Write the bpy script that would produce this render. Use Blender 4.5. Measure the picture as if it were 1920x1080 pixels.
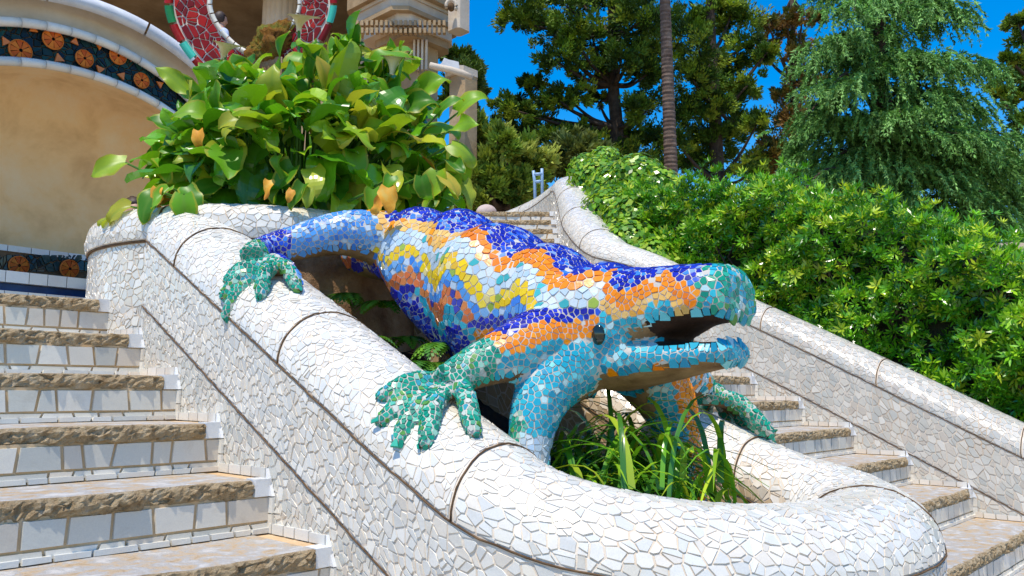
import bpy, bmesh, math, random
import numpy as np
from mathutils import Vector, Matrix, kdtree
from mathutils.bvhtree import BVHTree

for o in list(bpy.data.objects): bpy.data.objects.remove(o)
SC = bpy.context.scene
COL = SC.collection
R = math.radians
random.seed(7); RNG = np.random.default_rng(11)

# ------------------------------------------------------------------ camera
F, PITCH, YAW = 1555.0, R(7.118), R(46.854)
CAM = np.array([-1.3751, -1.9619, .4217])
FW = np.array([math.sin(YAW)*math.cos(PITCH), math.cos(YAW)*math.cos(PITCH), math.sin(PITCH)])
RT = np.array([math.cos(YAW), -math.sin(YAW), 0.0]); UP = np.cross(RT, FW)
FH = np.array([math.sin(YAW), math.cos(YAW), 0.0])
cd = bpy.data.cameras.new('camera'); cam = bpy.data.objects.new('camera', cd); COL.objects.link(cam)
cd.sensor_width = 36; cd.lens = F/1920*36; cd.clip_end = 3000; cd.clip_start = .05
cam.matrix_world = Matrix(((RT[0], UP[0], -FW[0], CAM[0]), (RT[1], UP[1], -FW[1], CAM[1]), (RT[2], UP[2], -FW[2], CAM[2]), (0, 0, 0, 1)))
SC.camera = cam

# ------------------------------------------------------------------ light
SUN = np.array([-.34, -.13, .93]); SUN /= np.linalg.norm(SUN)
w = bpy.data.worlds.new('World'); SC.world = w; w.use_nodes = True
nt = w.node_tree; nt.nodes.clear()
sky = nt.nodes.new('ShaderNodeTexSky'); sky.sky_type = 'NISHITA'; sky.sun_disc = False
sky.sun_elevation = math.asin(SUN[2]); sky.sun_rotation = math.atan2(SUN[0], SUN[1])
sky.air_density = 1.3; sky.dust_density = .2; sky.ozone_density = 3.0; sky.altitude = 200
hs = nt.nodes.new('ShaderNodeHueSaturation'); hs.inputs['Saturation'].default_value = 1.6; hs.inputs['Hue'].default_value = .507; hs.inputs['Value'].default_value = 1.2
bg = nt.nodes.new('ShaderNodeBackground'); bg.inputs[1].default_value = .14
ow = nt.nodes.new('ShaderNodeOutputWorld')
nt.links.new(sky.outputs[0], hs.inputs['Color']); nt.links.new(hs.outputs[0], bg.inputs[0]); nt.links.new(bg.outputs[0], ow.inputs[0])
sl = bpy.data.lights.new('sun', 'SUN'); sl.energy = 4.0; sl.angle = R(.53); sl.color = (1, .92, .78)
so = bpy.data.objects.new('sun', sl); COL.objects.link(so)
so.rotation_euler = Vector(SUN).to_track_quat('Z', 'Y').to_euler()
SC.view_settings.view_transform = 'Standard'; SC.view_settings.look = 'None'
SC.view_settings.exposure = 0.27; SC.view_settings.gamma = 1.0; SC.view_settings.use_curve_mapping = False
SC.render.engine = 'CYCLES'

# ------------------------------------------------------------------ helpers
def at(x, y, d):                     # point at depth d along the view axis
    return CAM + (FW + RT*(x-960)/F - UP*(y-540)/F)*d
def proj(P):
    d = np.asarray(P, float).reshape(-1, 3)-CAM; wd = d@FW
    wd = np.where(np.abs(wd) < 1e-6, 1e-6, wd)
    return 960+F*(d@RT)/wd, 540-F*(d@UP)/wd, wd
def nrm(v):
    v = np.asarray(v, float); return v/(np.linalg.norm(v, axis=-1, keepdims=True)+1e-12)

def link(o, parent=None):
    COL.objects.link(o)
    if parent is not None: o.parent = parent
    return o
def mesh(name, V, Fc, mat, parent=None, smooth=False, cols=None, uvs=None):
    me = bpy.data.meshes.new(name)
    me.from_pydata(np.asarray(V, float).tolist(), [], Fc)
    if smooth: me.polygons.foreach_set('use_smooth', [True]*len(me.polygons))
    if cols is not None:
        a = me.attributes.new('Col', 'FLOAT_COLOR', 'FACE')
        c = np.ones((len(me.polygons), 4), np.float32); c[:, :3] = cols
        a.data.foreach_set('color', c.ravel())
    me.materials.append(mat)
    o = bpy.data.objects.new(name, me)
    return link(o, parent)
def bigmesh(name, V, n, mat, parent=None, cols=None, smooth=False):
    """V: (k*n,3) vertices, faces are consecutive n-gons; cols per face"""
    V = np.asarray(V, np.float32); k = len(V)//n
    me = bpy.data.meshes.new(name)
    me.vertices.add(len(V)); me.vertices.foreach_set('co', V.ravel())
    me.loops.add(len(V)); me.loops.foreach_set('vertex_index', np.arange(len(V), dtype=np.int32))
    me.polygons.add(k); me.polygons.foreach_set('loop_start', np.arange(0, len(V), n, dtype=np.int32))
    me.update(calc_edges=True)
    if cols is not None:
        a = me.attributes.new('Col', 'FLOAT_COLOR', 'FACE')
        c = np.ones((k, 4), np.float32); c[:, :3] = cols
        a.data.foreach_set('color', c.ravel())
    if smooth: me.polygons.foreach_set('use_smooth', [True]*k)
    me.materials.append(mat); me.validate()
    o = bpy.data.objects.new(name, me)
    return link(o, parent)
def empty(name, loc=(0, 0, 0)):
    o = bpy.data.objects.new(name, None); o.location = tuple(map(float, loc)); o.empty_display_size = .1
    return link(o)
def tag(o, label=None, cat=None, group=None, kind=None):
    if label: o['label'] = label
    if cat: o['category'] = cat
    if group: o['group'] = group
    if kind: o['kind'] = kind
    return o
# all parts are written in world coordinates; roots stay at the world origin unless copied
def grid_mesh(name, P, mat, parent=None, closed_u=False, smooth=True, flip=False):
    P = np.asarray(P); n, m = P.shape[:2]; V = P.reshape(-1, 3); Fc = []
    for i in range(n if closed_u else n-1):
        for j in range(m-1):
            a, b, c, d = i*m+j, ((i+1) % n)*m+j, ((i+1) % n)*m+j+1, i*m+j+1
            Fc.append((a, d, c, b) if flip else (a, b, c, d))
    return mesh(name, V, Fc, mat, parent, smooth)
def box_vf(lo, hi, ax=None, org=None):
    x0, y0, z0 = lo; x1, y1, z1 = hi
    V = np.array([(x0, y0, z0), (x1, y0, z0), (x1, y1, z0), (x0, y1, z0), (x0, y0, z1), (x1, y0, z1), (x1, y1, z1), (x0, y1, z1)], float)
    if ax is not None: V = V@np.asarray(ax)+np.asarray(org)
    return V, [(0, 3, 2, 1), (4, 5, 6, 7), (0, 1, 5, 4), (1, 2, 6, 5), (2, 3, 7, 6), (3, 0, 4, 7)]
def join(lst):
    V = []; Fc = []; k = 0
    for v, f in lst:
        V.append(np.asarray(v, float)); Fc.extend([tuple(i+k for i in q) for q in f]); k += len(v)
    return np.concatenate(V), Fc
def frame(t, upv=(0, 0, 1)):
    t = nrm(t); u = np.cross(np.asarray(upv, float), t)
    if np.linalg.norm(u) < 1e-4: u = np.cross(np.array([1., 0, 0]), t)
    u = nrm(u); return t, u, np.cross(t, u)
def catmull(P, n):
    P = np.asarray(P, float); out = []
    Q = np.vstack([2*P[0]-P[1], P, 2*P[-1]-P[-2]])
    for i in range(len(P)-1):
        p0, p1, p2, p3 = Q[i:i+4]
        for k in range(n):
            t = k/n
            out.append(.5*((2*p1)+(-p0+p2)*t+(2*p0-5*p1+4*p2-p3)*t*t+(-p0+3*p1-3*p2+p3)*t**3))
    out.append(P[-1]); return np.array(out)
def tube_vf(P, rad, seg=8, cap=True, upv=(0, 0, 1), flat=1.0):
    """swept tube; rad scalar / per point / per point (ru, rv)"""
    P = np.asarray(P, float); n = len(P); rad = np.asarray(rad, float)
    if rad.ndim == 0: rad = np.full((n, 2), float(rad))
    elif rad.ndim == 1: rad = np.stack([rad, rad*flat], 1)
    V = []; Fc = []
    for i in range(n):
        t = P[min(i+1, n-1)]-P[max(i-1, 0)]
        _, u, v = frame(t, upv)
        for k in range(seg):
            a = 2*math.pi*k/seg
            V.append(P[i]+u*math.cos(a)*rad[i, 0]+v*math.sin(a)*rad[i, 1])
    for i in range(n-1):
        for k in range(seg):
            a, b = i*seg+k, i*seg+(k+1) % seg
            Fc.append((a, b, b+seg, a+seg))
    if cap:
        Fc.append(tuple(range(seg))[::-1]); Fc.append(tuple((n-1)*seg+k for k in range(seg)))
    return V, Fc
def noise1(n, amp, seed, step=3):
    r = np.random.default_rng(seed); k = max(4, n//step+3)
    a = r.uniform(-1, 1, k); x = np.linspace(0, k-1.001, n)
    i = x.astype(int); t = x-i; t = t*t*(3-2*t); i2 = np.minimum(i+1, k-1)
    return amp*(a[i]*(1-t)+a[i2]*t)

# ------------------------------------------------------------------ materials
def new_mat(name):
    m = bpy.data.materials.new(name); m.use_nodes = True
    n = m.node_tree.nodes; l = m.node_tree.links
    b = n['Principled BSDF']; return m, n, l, b
def ramp(n, l, src, stops):
    r = n.new('ShaderNodeValToRGB'); e = r.color_ramp.elements
    e[0].position, e[0].color = stops[0][0], (*stops[0][1], 1)
    e[1].position, e[1].color = stops[1][0], (*stops[1][1], 1)
    for p, c in stops[2:]:
        x = e.new(p); x.color = (*c, 1)
    l.new(src, r.inputs[0]); return r.outputs[0]
def noise(n, l, scale, detail=4, rough=.6, dist=0., coord=None):
    t = n.new('ShaderNodeTexNoise'); t.inputs['Scale'].default_value = scale
    t.inputs['Detail'].default_value = detail; t.inputs['Roughness'].default_value = rough; t.inputs['Distortion'].default_value = dist
    if coord is None:
        c = n.new('ShaderNodeNewGeometry'); coord = c.outputs['Position']
    l.new(coord, t.inputs['Vector']); return t
def mixc(n, l, a, b, fac, mode='MIX'):
    m = n.new('ShaderNodeMix'); m.data_type = 'RGBA'; m.blend_type = mode
    for s, v in ((m.inputs['Factor'], fac), (m.inputs['A'], a), (m.inputs['B'], b)):
        if isinstance(v, (int, float)): s.default_value = v
        elif isinstance(v, tuple): s.default_value = (*v, 1)
        else: l.new(v, s)
    return m.outputs['Result']
def bump(n, l, b, h, strength=.3, dist=.01):
    u = n.new('ShaderNodeBump'); u.inputs['Strength'].default_value = strength; u.inputs['Distance'].default_value = dist
    l.new(h, u.inputs['Height']); l.new(u.outputs[0], b.inputs['Normal'])
def mat_noise(name, stops, scale=6, rough=.8, bs=.3, bscale=40, bdist=.01, detail=6, spec=.3):
    m, n, l, b = new_mat(name)
    t = noise(n, l, scale, detail, .65, .3)
    l.new(ramp(n, l, t.outputs[0], stops), b.inputs['Base Color'])
    b.inputs['Roughness'].default_value = rough; b.inputs['Specular IOR Level'].default_value = spec
    t2 = noise(n, l, bscale, 6, .7); bump(n, l, b, t2.outputs[0], bs, bdist)
    return m
def mat_tile(name, rough=.13, bscale=25, dirt=.35, dirtcol=(.42, .33, .22), coat=.1, spec=.45):
    m, n, l, b = new_mat(name)
    a = n.new('ShaderNodeAttribute'); a.attribute_name = 'Col'
    t = noise(n, l, 9, 6, .7, .5)
    f = ramp(n, l, t.outputs[0], [(.55, (0, 0, 0)), (.8, (dirt,)*3)])
    c = mixc(n, l, a.outputs['Color'], dirtcol, f)
    t3 = noise(n, l, 260, 3, .6)
    f3 = ramp(n, l, t3.outputs[0], [(.35, (.93,)*3), (.6, (1, 1, 1))])
    c = mixc(n, l, c, f3, 1.0, 'MULTIPLY')
    l.new(c, b.inputs['Base Color'])
    t2 = noise(n, l, bscale, 3, .5)
    rr = n.new('ShaderNodeMapRange'); rr.inputs['To Min'].default_value = rough*.6; rr.inputs['To Max'].default_value = rough*2.2
    l.new(t.outputs[0], rr.inputs['Value']); l.new(rr.outputs[0], b.inputs['Roughness'])
    bump(n, l, b, t2.outputs[0], .12, .01)
    b.inputs['Specular IOR Level'].default_value = spec
    b.inputs['Coat Weight'].default_value = coat; b.inputs['Coat Roughness'].default_value = .08
    return m
M = {}
M['tile'] = mat_tile('glazed_tile')
M['clean_tile'] = mat_tile('clean_glazed_tile', .3, 30, .04, (.3, .2, .12), 0., .18)
M['mosaic'] = mat_tile('mosaic_tile', .2, 30, .1, (.35, .27, .17), .0, .28)
M['grout'] = mat_noise('grout', [(.3, (.52, .33, .16)), (.55, (.62, .45, .27)), (.75, (.72, .6, .46))], 5, .9, .4, 120, .004)
M['grout_pale'] = mat_noise('pale_grout', [(.3, (.60, .46, .32)), (.6, (.74, .65, .54))], 5, .9, .4, 120, .004)
M['joint'] = mat_noise('joint', [(.3, (.07, .04, .02)), (.7, (.2, .12, .06))], 12, .95, .6, 90, .006)
M['stone_edge'] = mat_noise('rough_stone', [(.26, (.2, .12, .05)), (.40, (.46, .32, .17)), (.55, (.62, .47, .28)), (.72, (.74, .63, .46))], 24, .95, 1.0, 70, .03, 12)
M['stone_top'] = mat_noise('worn_stone', [(.3, (.3, .2, .11)), (.43, (.52, .39, .25)), (.52, (.42, .40, .37)), (.62, (.56, .53, .49)), (.75, (.66, .62, .56))], 17, .85, .8, 60, .012, 12)
M['rock'] = mat_noise('bare_rock_wall', [(.3, (.16, .07, .03)), (.5, (.36, .2, .1)), (.7, (.52, .36, .22))], 6, .95, .8, 30, .03, 9)
M['soil'] = mat_noise('soil', [(.3, (.012, .008, .005)), (.7, (.05, .033, .02))], 12, 1, .8, 30, .03)
M['ground'] = mat_noise('ground', [(.3, (.3, .23, .15)), (.7, (.45, .36, .26))], 1.2, .95, .4, 30, .01)

# ------------------------------------------------------------------ broken-tile cladding
def clip(poly, nx, ny, c):           # keep points with nx*x+ny*y <= c
    out = []; n = len(poly)
    for i in range(n):
        a = poly[i]; b = poly[(i+1) % n]
        da = nx*a[0]+ny*a[1]-c; db = nx*b[0]+ny*b[1]-c
        if da <= 0: out.append(a)
        if (da < 0 < db) or (db < 0 < da):
            t = da/(da-db); out.append((a[0]+(b[0]-a[0])*t, a[1]+(b[1]-a[1])*t))
    return out
def parea(p):
    return .5*sum(p[i][0]*p[(i+1) % len(p)][1]-p[(i+1) % len(p)][0]*p[i][1] for i in range(len(p)))
def shatter(W, H, size, gap, rng, split=.3, asp=1.0):
    """broken pieces filling the rectangle W x H: list of polygons"""
    nx = max(1, round(W/(size*asp))); ny = max(1, round(H/size)); dx, dy = W/nx, H/ny
    S = {}
    for i in range(-2, nx+2):
        for j in range(-2, ny+2):
            S[i, j] = ((i+.5+(.25 if j % 2 else -.25)+rng.uniform(-.46, .46))*dx, (j+.5+rng.uniform(-.46, .46))*dy, rng.uniform(-.16, .16)*size*size)
    out = []
    for i in range(-1, nx+1):
        for j in range(-1, ny+1):
            x, y, wt = S[i, j]
            g = gap*rng.uniform(.6, 1.5)
            poly = [(0, 0), (W, 0), (W, H), (0, H)]
            nb = []
            for a in range(-2, 3):
                for b_ in range(-2, 3):
                    if (a or b_) and (i+a, j+b_) in S:
                        q = S[i+a, j+b_]; d = math.hypot(q[0]-x, q[1]-y); nb.append((d, q))
            nb.sort(key=lambda t: t[0])
            for kk, (d, q) in enumerate(nb):
                if d < 1e-6: continue
                if kk in (7, 10, 13, 16) and d*.5-.2*size > max(math.hypot(v[0]-x, v[1]-y) for v in poly): break
                ux, uy = (q[0]-x)/d, (q[1]-y)/d
                m = d/2+(wt-q[2])/(2*d)
                poly = clip(poly, ux, uy, ux*x+uy*y+m-g/2)
                if len(poly) < 3: break
            if len(poly) < 3: continue
            ps = [poly]
            if rng.random() < split and parea(poly) > .5*size*size:
                cx = sum(p[0] for p in poly)/len(poly); cy = sum(p[1] for p in poly)/len(poly); a = rng.uniform(0, math.pi)
                ux, uy = math.cos(a), math.sin(a); c = ux*cx+uy*cy
                ps = [clip(poly, ux, uy, c-g*.45), clip(poly, -ux, -uy, -c-g*.45)]
            for p in ps:
                if len(p) >= 3 and parea(p) > (.22*size)**2:
                    q = [p[k] for k in range(len(p)) if math.hypot(p[k][0]-p[k-1][0], p[k][1]-p[k-1][1]) > .06*size]
                    if len(q) >= 3: out.append(q)
    return out
def tile_vf(B, N, th, inset=.06):
    """B base polygon (k,3), N normals (k,3)"""
    B = np.asarray(B); N = np.asarray(N); k = len(B); c = B.mean(0)
    T = B+(c-B)*inset+N*th
    V = np.vstack([B-N*.004, T])
    Fc = [tuple(range(k, 2*k))]+[(i, (i+1) % k, (i+1) % k+k, i+k) for i in range(k)]
    return V, Fc
def screen_area(B, N):
    c = B.mean(0)
    if np.dot(N.mean(0), CAM-c) <= 0: return 0.
    x, y, d = proj(B)
    if d.min() < .1 or x.max() < 0 or x.min() > 1920 or y.max() < 0 or y.min() > 1080: return 0.
    x = np.clip(x, 0, 1920); y = np.clip(y, 0, 1080)
    return abs(.5*np.sum(x*np.roll(y, -1)-y*np.roll(x, -1)))
def patch_tiles(S, s0, s1, t0, t1, size, gap, rng, colf, th=.0016, split=.34, tilt=.0012, asp=1., keep=None):
    """S(s,t) arrays -> pos, normal"""
    out = []
    polys = shatter(s1-s0, t1-t0, size, gap, rng, split, asp)
    if not polys: return out
    A = np.array([q for p in polys for q in p]); BB, NN = S(A[:, 0]+s0, A[:, 1]+t0); o_ = 0
    for p in polys:
        B = BB[o_:o_+len(p)]; N = NN[o_:o_+len(p)]; o_ += len(p)
        nm = N.sum(0); nm = nm/math.sqrt(nm@nm); c = B.sum(0)/len(B); vc = CAM-c
        if nm@vc < -.4*math.sqrt(vc@vc): continue
        D = B-B[0]; e = np.cross(D[1:-1], D[2:]).sum(0)
        if np.dot(e, nm) < 0: B = B[::-1]; N = N[::-1]
        if keep is not None and not keep(c): continue
        k = rng.normal(0, tilt, 3)
        thk = th*rng.uniform(.75, 1.35)
        sz = math.sqrt(((B-c)**2).sum(1).max())+1e-6
        off = ((B-c)@k)/sz
        V, Fc = tile_vf(B+N*off[:, None], N, thk)
        out.append((V, Fc, colf(c, nm, rng), screen_area(B, N)))
    return out
def emit(tiles, parent, mat, name='tile', n=290):
    tiles = sorted(tiles, key=lambda t: -t[3])
    for i, (V, Fc, c, a) in enumerate(tiles[:n]):
        if a < 12: tiles = tiles[:0]+tiles[i:]; break
        mesh(name, V, Fc, mat, parent, cols=np.array([c]*len(Fc)))
    else:
        tiles = tiles[n:]
    if tiles:
        V, Fc = join([(t[0], t[1]) for t in tiles]); C = np.concatenate([np.array([t[2]]*len(t[1])) for t in tiles])
        o = mesh(name+'_field', V, Fc, mat, parent, cols=C); o['kind'] = 'stuff'
WHITES = [(.80, .77, .72), (.76, .74, .70), (.72, .72, .70), (.78, .75, .69), (.66, .66, .64), (.82, .80, .76), (.74, .69, .62)]
GREYS = [(.68, .66, .61), (.62, .62, .59), (.72, .69, .64), (.57, .58, .56), (.65, .60, .54), (.75, .73, .69)]
def whitec(c, n, rng):
    a = np.array(WHITES[rng.integers(len(WHITES))])*np.array([1.02, 1., .95]); return np.clip(a*rng.uniform(.94, 1.03), 0, .86)
def greyc(c, n, rng):
    a = np.array(GREYS[rng.integers(len(GREYS))])*np.array([1.03, 1., .93]); return np.clip(a*rng.uniform(.9, 1.06), 0, .84)

# ================================================================== SETTING
TR, RI = .3234, .16                       # tread, riser
def terrain_z(x, y):
    d = (x-CAM[0])*FH[0]+(y-CAM[1])*FH[1]
    a = np.clip(.42*y-.75, -1.4, .3)
    b = np.where(d > 6.2, np.clip(.45+.46*(d-6.2), .3, 2.3), -1.4)
    far = np.maximum(a, b)
    return far
def build_ground():
    g = np.concatenate([-np.geomspace(1500, 12, 14), np.linspace(-9, 26, 71), np.geomspace(30, 1500, 14)])
    X, Y = np.meshgrid(g, g, indexing='ij'); Z = terrain_z(X, Y)
    P = np.stack([X, Y, Z], -1)
    tag(grid_mesh('ground', P, M['ground']), kind='structure')
build_ground()
def quad_row(x0, x1, z0, z1, y, wmin, wmax, slant, gap, rng, colf, th=.005, off=0.0):
    """row of irregular upright tiles on a riser plane at y (facing -Y)"""
    out = []; x = x0; sl = 0.
    while x < x1-.015:
        wd = rng.uniform(wmin, wmax); xe = x+wd
        if x1-xe < wmin*.6: xe = x1
        s2 = rng.uniform(-slant, slant) if xe < x1 else 0.
        dz = rng.uniform(-.0015, .0015)
        B = np.array([(x+sl+gap/2, y, z0+gap/2), (xe+s2-gap/2, y, z0+gap/2+dz), (xe-s2-gap/2, y, z1-gap/2), (x-sl+gap/2, y, z1-gap/2+dz)])
        k = rng.normal(0, .0012, 2); B[:, 1] += ((B[:, 0]-x)*k[0]+(B[:, 2]-z0)*k[1])*8
        N = np.tile(np.array([0, -1., 0]), (4, 1))
        V, Fc = tile_vf(B, N, th, .03)
        out.append((V, Fc, colf(B[0], N[0], rng), screen_area(B, N)))
        x, sl = xe, s2
    return out
def build_stairs(label, x0, x1, y0, z0, n0, n1, seed, last_depth=TR, wall_hi=True, wall_lo=False, detail=True, ax=None, org=None, tile_s=1.0):
    """ax/org: optional local frame (rows are the local x,y,z axes)"""
    rng = np.random.default_rng(seed)
    root = empty('staircase'); tag(root, label, 'stairs')
    T = (lambda V: np.asarray(V, float)) if ax is None else (lambda V: np.asarray(V, float)@ax+org)
    all_t = []; parents = []
    cap = .05 if wall_hi else 0.0
    for n in range(n0, n1+1):
        y, zt = y0+n*TR, z0+n*RI
        dep = last_depth if n == n1 else TR
        V, Fc = join([box_vf((x0, y+.006, zt-RI-.12), (x1, y+dep+.1, zt-.045)), box_vf((x1-cap-.05, y+.052, zt-.044), (x1-.001, y+dep+.09, zt-.002))])
        st = mesh('step', T(V), Fc, M['grout'], root)
        nx = int((x1-x0)/.012); X = np.linspace(x0, x1-cap-.012, nx)
        e1 = noise1(nx, .008, seed*100+n, 3)+noise1(nx, .008, seed*100+n+50, 12)
        e2 = noise1(nx, .008, seed*100+n+7, 2); e3 = noise1(nx, .005, seed*77+n, 3)
        hz = noise1(nx, .003, seed*31+n, 14)
        rough = rng.normal(0, .0034, (nx, 7)); rz = rng.normal(0, .002, (nx, 9))
        P = np.zeros((nx, 9, 3)); P[:, :, 0] = X[:, None]
        prof = [(.02, -.052), (.003, -.049), (-.003, -.042), (-.006, -.033), (-.007, -.025), (-.006, -.016), (-.004, -.009), (-.001, -.003), (.010, .0)]
        for j, (py, pz) in enumerate(prof):
            P[:, j, 1] = y+py+(e1+e2*(.3+.7*(j in (3, 4, 5)))+(rough[:, j-1] if 0 < j < 8 else 0))*(0 if j == 0 else 1)
            P[:, j, 2] = zt+pz+hz+(e3 if j in (1, 2) else 0)+(rz[:, j] if 0 < j < 8 else 0)
        P[:, 0, 1] = y+.02
        grid_mesh('nosing', T(P.reshape(-1, 3)).reshape(P.shape), M['stone_edge'], st, smooth=False)
        Q = np.zeros((nx, 4, 3)); Q[:, :, 0] = X[:, None]; Q[:, 0] = P[:, 8]
        Q[:, 1, 1] = y+.05; Q[:, 2, 1] = y+dep*.6; Q[:, 3, 1] = y+dep+.02
        Q[:, 1:, 2] = zt+hz[:, None]*.5+.001
        grid_mesh('tread', T(Q.reshape(-1, 3)).reshape(Q.shape), M['stone_top'], st, smooth=True)
        rows = []
        if detail:
            rows += quad_row(x0, x1-.004, zt-.126, zt-.05, y+.004, .055*tile_s, .125*tile_s, .006, .008, rng, greyc)
            rows += quad_row(x0, x1-.004, zt-.153, zt-.126, y+.003, .05*tile_s, .13*tile_s, .006, .006, rng, greyc)
            # skirting on the tread behind (foot of the next riser)
            if n < n1: rows += quad_row(x0, x1-.004, zt+.001, zt+.021, y+TR-.004, .05, .12, .002, .005, rng, whitec, .008)
        else:
            rows += quad_row(x0, x1-.004, zt-.158, zt-.05, y+.004, .1*tile_s, .2*tile_s, .01, .012, rng, greyc)
        # white end cap beside the wall
        if wall_hi:
            B, Fb = box_vf((x1-cap-.008, y-.007, zt-.05), (x1-.008, y+.05, zt+.002))
            rows.append((B, Fb, (.8, .8, .79), 300.))
            if detail:
                # skirting along the wall, bending down over the nosing
                yy = y+.02
                while yy < y+dep-.02:
                    ye = min(yy+rng.uniform(.05, .085), y+dep-.008)
                    B, Fb = box_vf((x1-.012, yy+.003, zt+.002), (x1-.002, ye-.003, zt+.03+rng.uniform(-.002, .002)))
                    rows.append((B, Fb, whitec(0, 0, rng), 200.)); yy = ye
                B = np.array([(x1-.012, y-.022, zt-.05), (x1-.002, y-.022, zt-.05), (x1-.002, y+.0, zt-.05), (x1-.012, y+.0, zt-.05),
                              (x1-.012, y+.017, zt+.03), (x1-.002, y+.017, zt+.03), (x1-.002, y+.017, zt+.002), (x1-.012, y+.017, zt+.002)])
                rows.append((B, [(0, 1, 5, 4), (1, 2, 6, 5), (2, 3, 7, 6), (3, 0, 4, 7), (0, 3, 2, 1), (4, 5, 6, 7)], (.8, .8, .8), 200.))
                for za, zb in ((-.1, -.053), (-.15, -.103)):
                    B, Fb = box_vf((x1-.010, y-.022, zt+za), (x1-.002, y+.006, zt+zb)); rows.append((B, Fb, whitec(0, 0, rng), 150.))
        rows2 = [(T(V_), F_, c_, a_) for V_, F_, c_, a_ in rows]
        if ax is not None: rows2 = [(V_, F_, c_, screen_area(V_[-4:], np.tile(ax[1]*-1, (4, 1)))) for V_, F_, c_, a_ in rows2]
        all_t.append((st, rows2))
    flat = sorted([(t[3], i, k) for i, (st, rw) in enumerate(all_t) for k, t in enumerate(rw)], reverse=True)
    big = set((i, k) for a, i, k in flat[:290] if a > 25)
    rest = []
    for i, (st, rw) in enumerate(all_t):
        for k, t in enumerate(rw):
            if (i, k) in big: mesh('tile', t[0], t[1], M['tile'], st, cols=np.array([t[2]]*len(t[1])))
            else: rest.append(t)
    if rest:
        V, Fc = join([(t[0], t[1]) for t in rest]); C = np.concatenate([np.array([t[2]]*len(t[1])) for t in rest])
        mesh('tile_field', V, Fc, M['tile'], root, cols=C)['kind'] = 'stuff'
    return root
build_stairs('near staircase with rough brown stone nosings left of the white tiled basin', -3.2, 0, 0, 0, -7, 5, 3, last_depth=.6)
build_stairs('staircase with stone nosings between the basin and the right balustrade', 1.535, 3.885, -.5865, -.118, -5, 5, 4, last_depth=.36)
_ax = np.array([RT, FH, (0, 0, 1.)])
build_stairs('distant upper staircase of pale risers rising behind the lizard', -2.6, .475, 0, .8-RI*0, 0, 10, 5, last_depth=1.6, detail=False, ax=_ax, org=np.array([CAM[0]+FH[0]*5.78, CAM[1]+FH[1]*5.78, 0]))
V, Fc = box_vf((-6, 2.1, .2), (5.5, 7.5, .8)); Vb, Fb = box_vf((1.3, 1.36, .2), (5.5, 2.1, .802))
tag(mesh('landing', *join([(V, Fc), (Vb, Fb)]), M['stone_top']), kind='structure')

# ------------------------------------------------------------------ swept walls with rounded coping
class Sweep:
    """path: (x, y, zspring) list; wall of half-width r, arch height h; t runs outer foot -> over the top -> inner foot"""
    def __init__(s, ctrl, r, h, wo, wi, n=24):
        s.P = catmull(ctrl, n); s.r, s.h, s.wo, s.wi = r, h, wo, wi
        d = np.linalg.norm(np.diff(s.P, axis=0), axis=1); s.L = np.concatenate([[0], np.cumsum(d)])
        T = np.gradient(s.P, axis=0)[:, :2]; T = nrm(T); s.out = np.stack([T[:, 1], -T[:, 0]], 1)
        s.arc = math.pi*math.sqrt((r*r+h*h)/2); s.len = s.L[-1]
    def __call__(s, u, t):
        u = np.asarray(u, float); t = np.asarray(t, float)
        x = np.interp(u, s.L, s.P[:, 0]); y = np.interp(u, s.L, s.P[:, 1]); z = np.interp(u, s.L, s.P[:, 2])
        o = np.stack([np.interp(u, s.L, s.out[:, 0]), np.interp(u, s.L, s.out[:, 1])], 1); o = nrm(o)
        a = np.clip((t-s.wo)/s.arc, 0, 1)*math.pi
        lat = s.r*np.cos(a); hz = s.h*np.sin(a)
        dz = np.where(t < s.wo, t-s.wo, np.where(t > s.wo+s.arc, s.wo+s.arc-t, hz))
        pos = np.stack([x+o[:, 0]*lat, y+o[:, 1]*lat, z+dz], 1)
        nl = np.cos(a)/s.r; nz = np.sin(a)/s.h
        k = np.sqrt(nl**2+nz**2); nl, nz = nl/k, nz/k
        # slope of the path tilts the top normals
        du = .02; z2 = np.interp(u+du, s.L, s.P[:, 2]); z1 = np.interp(u-du, s.L, s.P[:, 2]); sl_ = (z2-z1)/(2*du)
        tx = np.stack([o[:, 1]*-1, o[:, 0]], 1)
        N = np.stack([o[:, 0]*nl-tx[:, 0]*sl_*nz, o[:, 1]*nl-tx[:, 1]*sl_*nz, nz], 1)
        return pos, nrm(N)
    def base(s, name, mat, parent, du=.03, off=-.001):
        us = np.linspace(0, s.len, max(8, int(s.len/du)))
        ts = np.concatenate([np.linspace(0, s.wo, 5)[:-1], np.linspace(s.wo, s.wo+s.arc, 25), np.linspace(s.wo+s.arc, s.wo+s.arc+s.wi, 4)[1:]])
        P = np.zeros((len(us), len(ts), 3))
        for j, t in enumerate(ts):
            p, nn = s(us, np.full(len(us), t)); P[:, j] = p+nn*off
        return grid_mesh(name, P, mat, parent, flip=True)
    def line(s, name, pts, rad, mat, parent):
        """thin bead along (u,t) points"""
        a = np.array(pts); p, nn = s(a[:, 0], a[:, 1])
        p = p+nn*.0015+np.random.default_rng(len(pts)).normal(0, .0009, p.shape)
        return mesh(name, *tube_vf(p, rad, 6), mat, parent, smooth=True)
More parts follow.
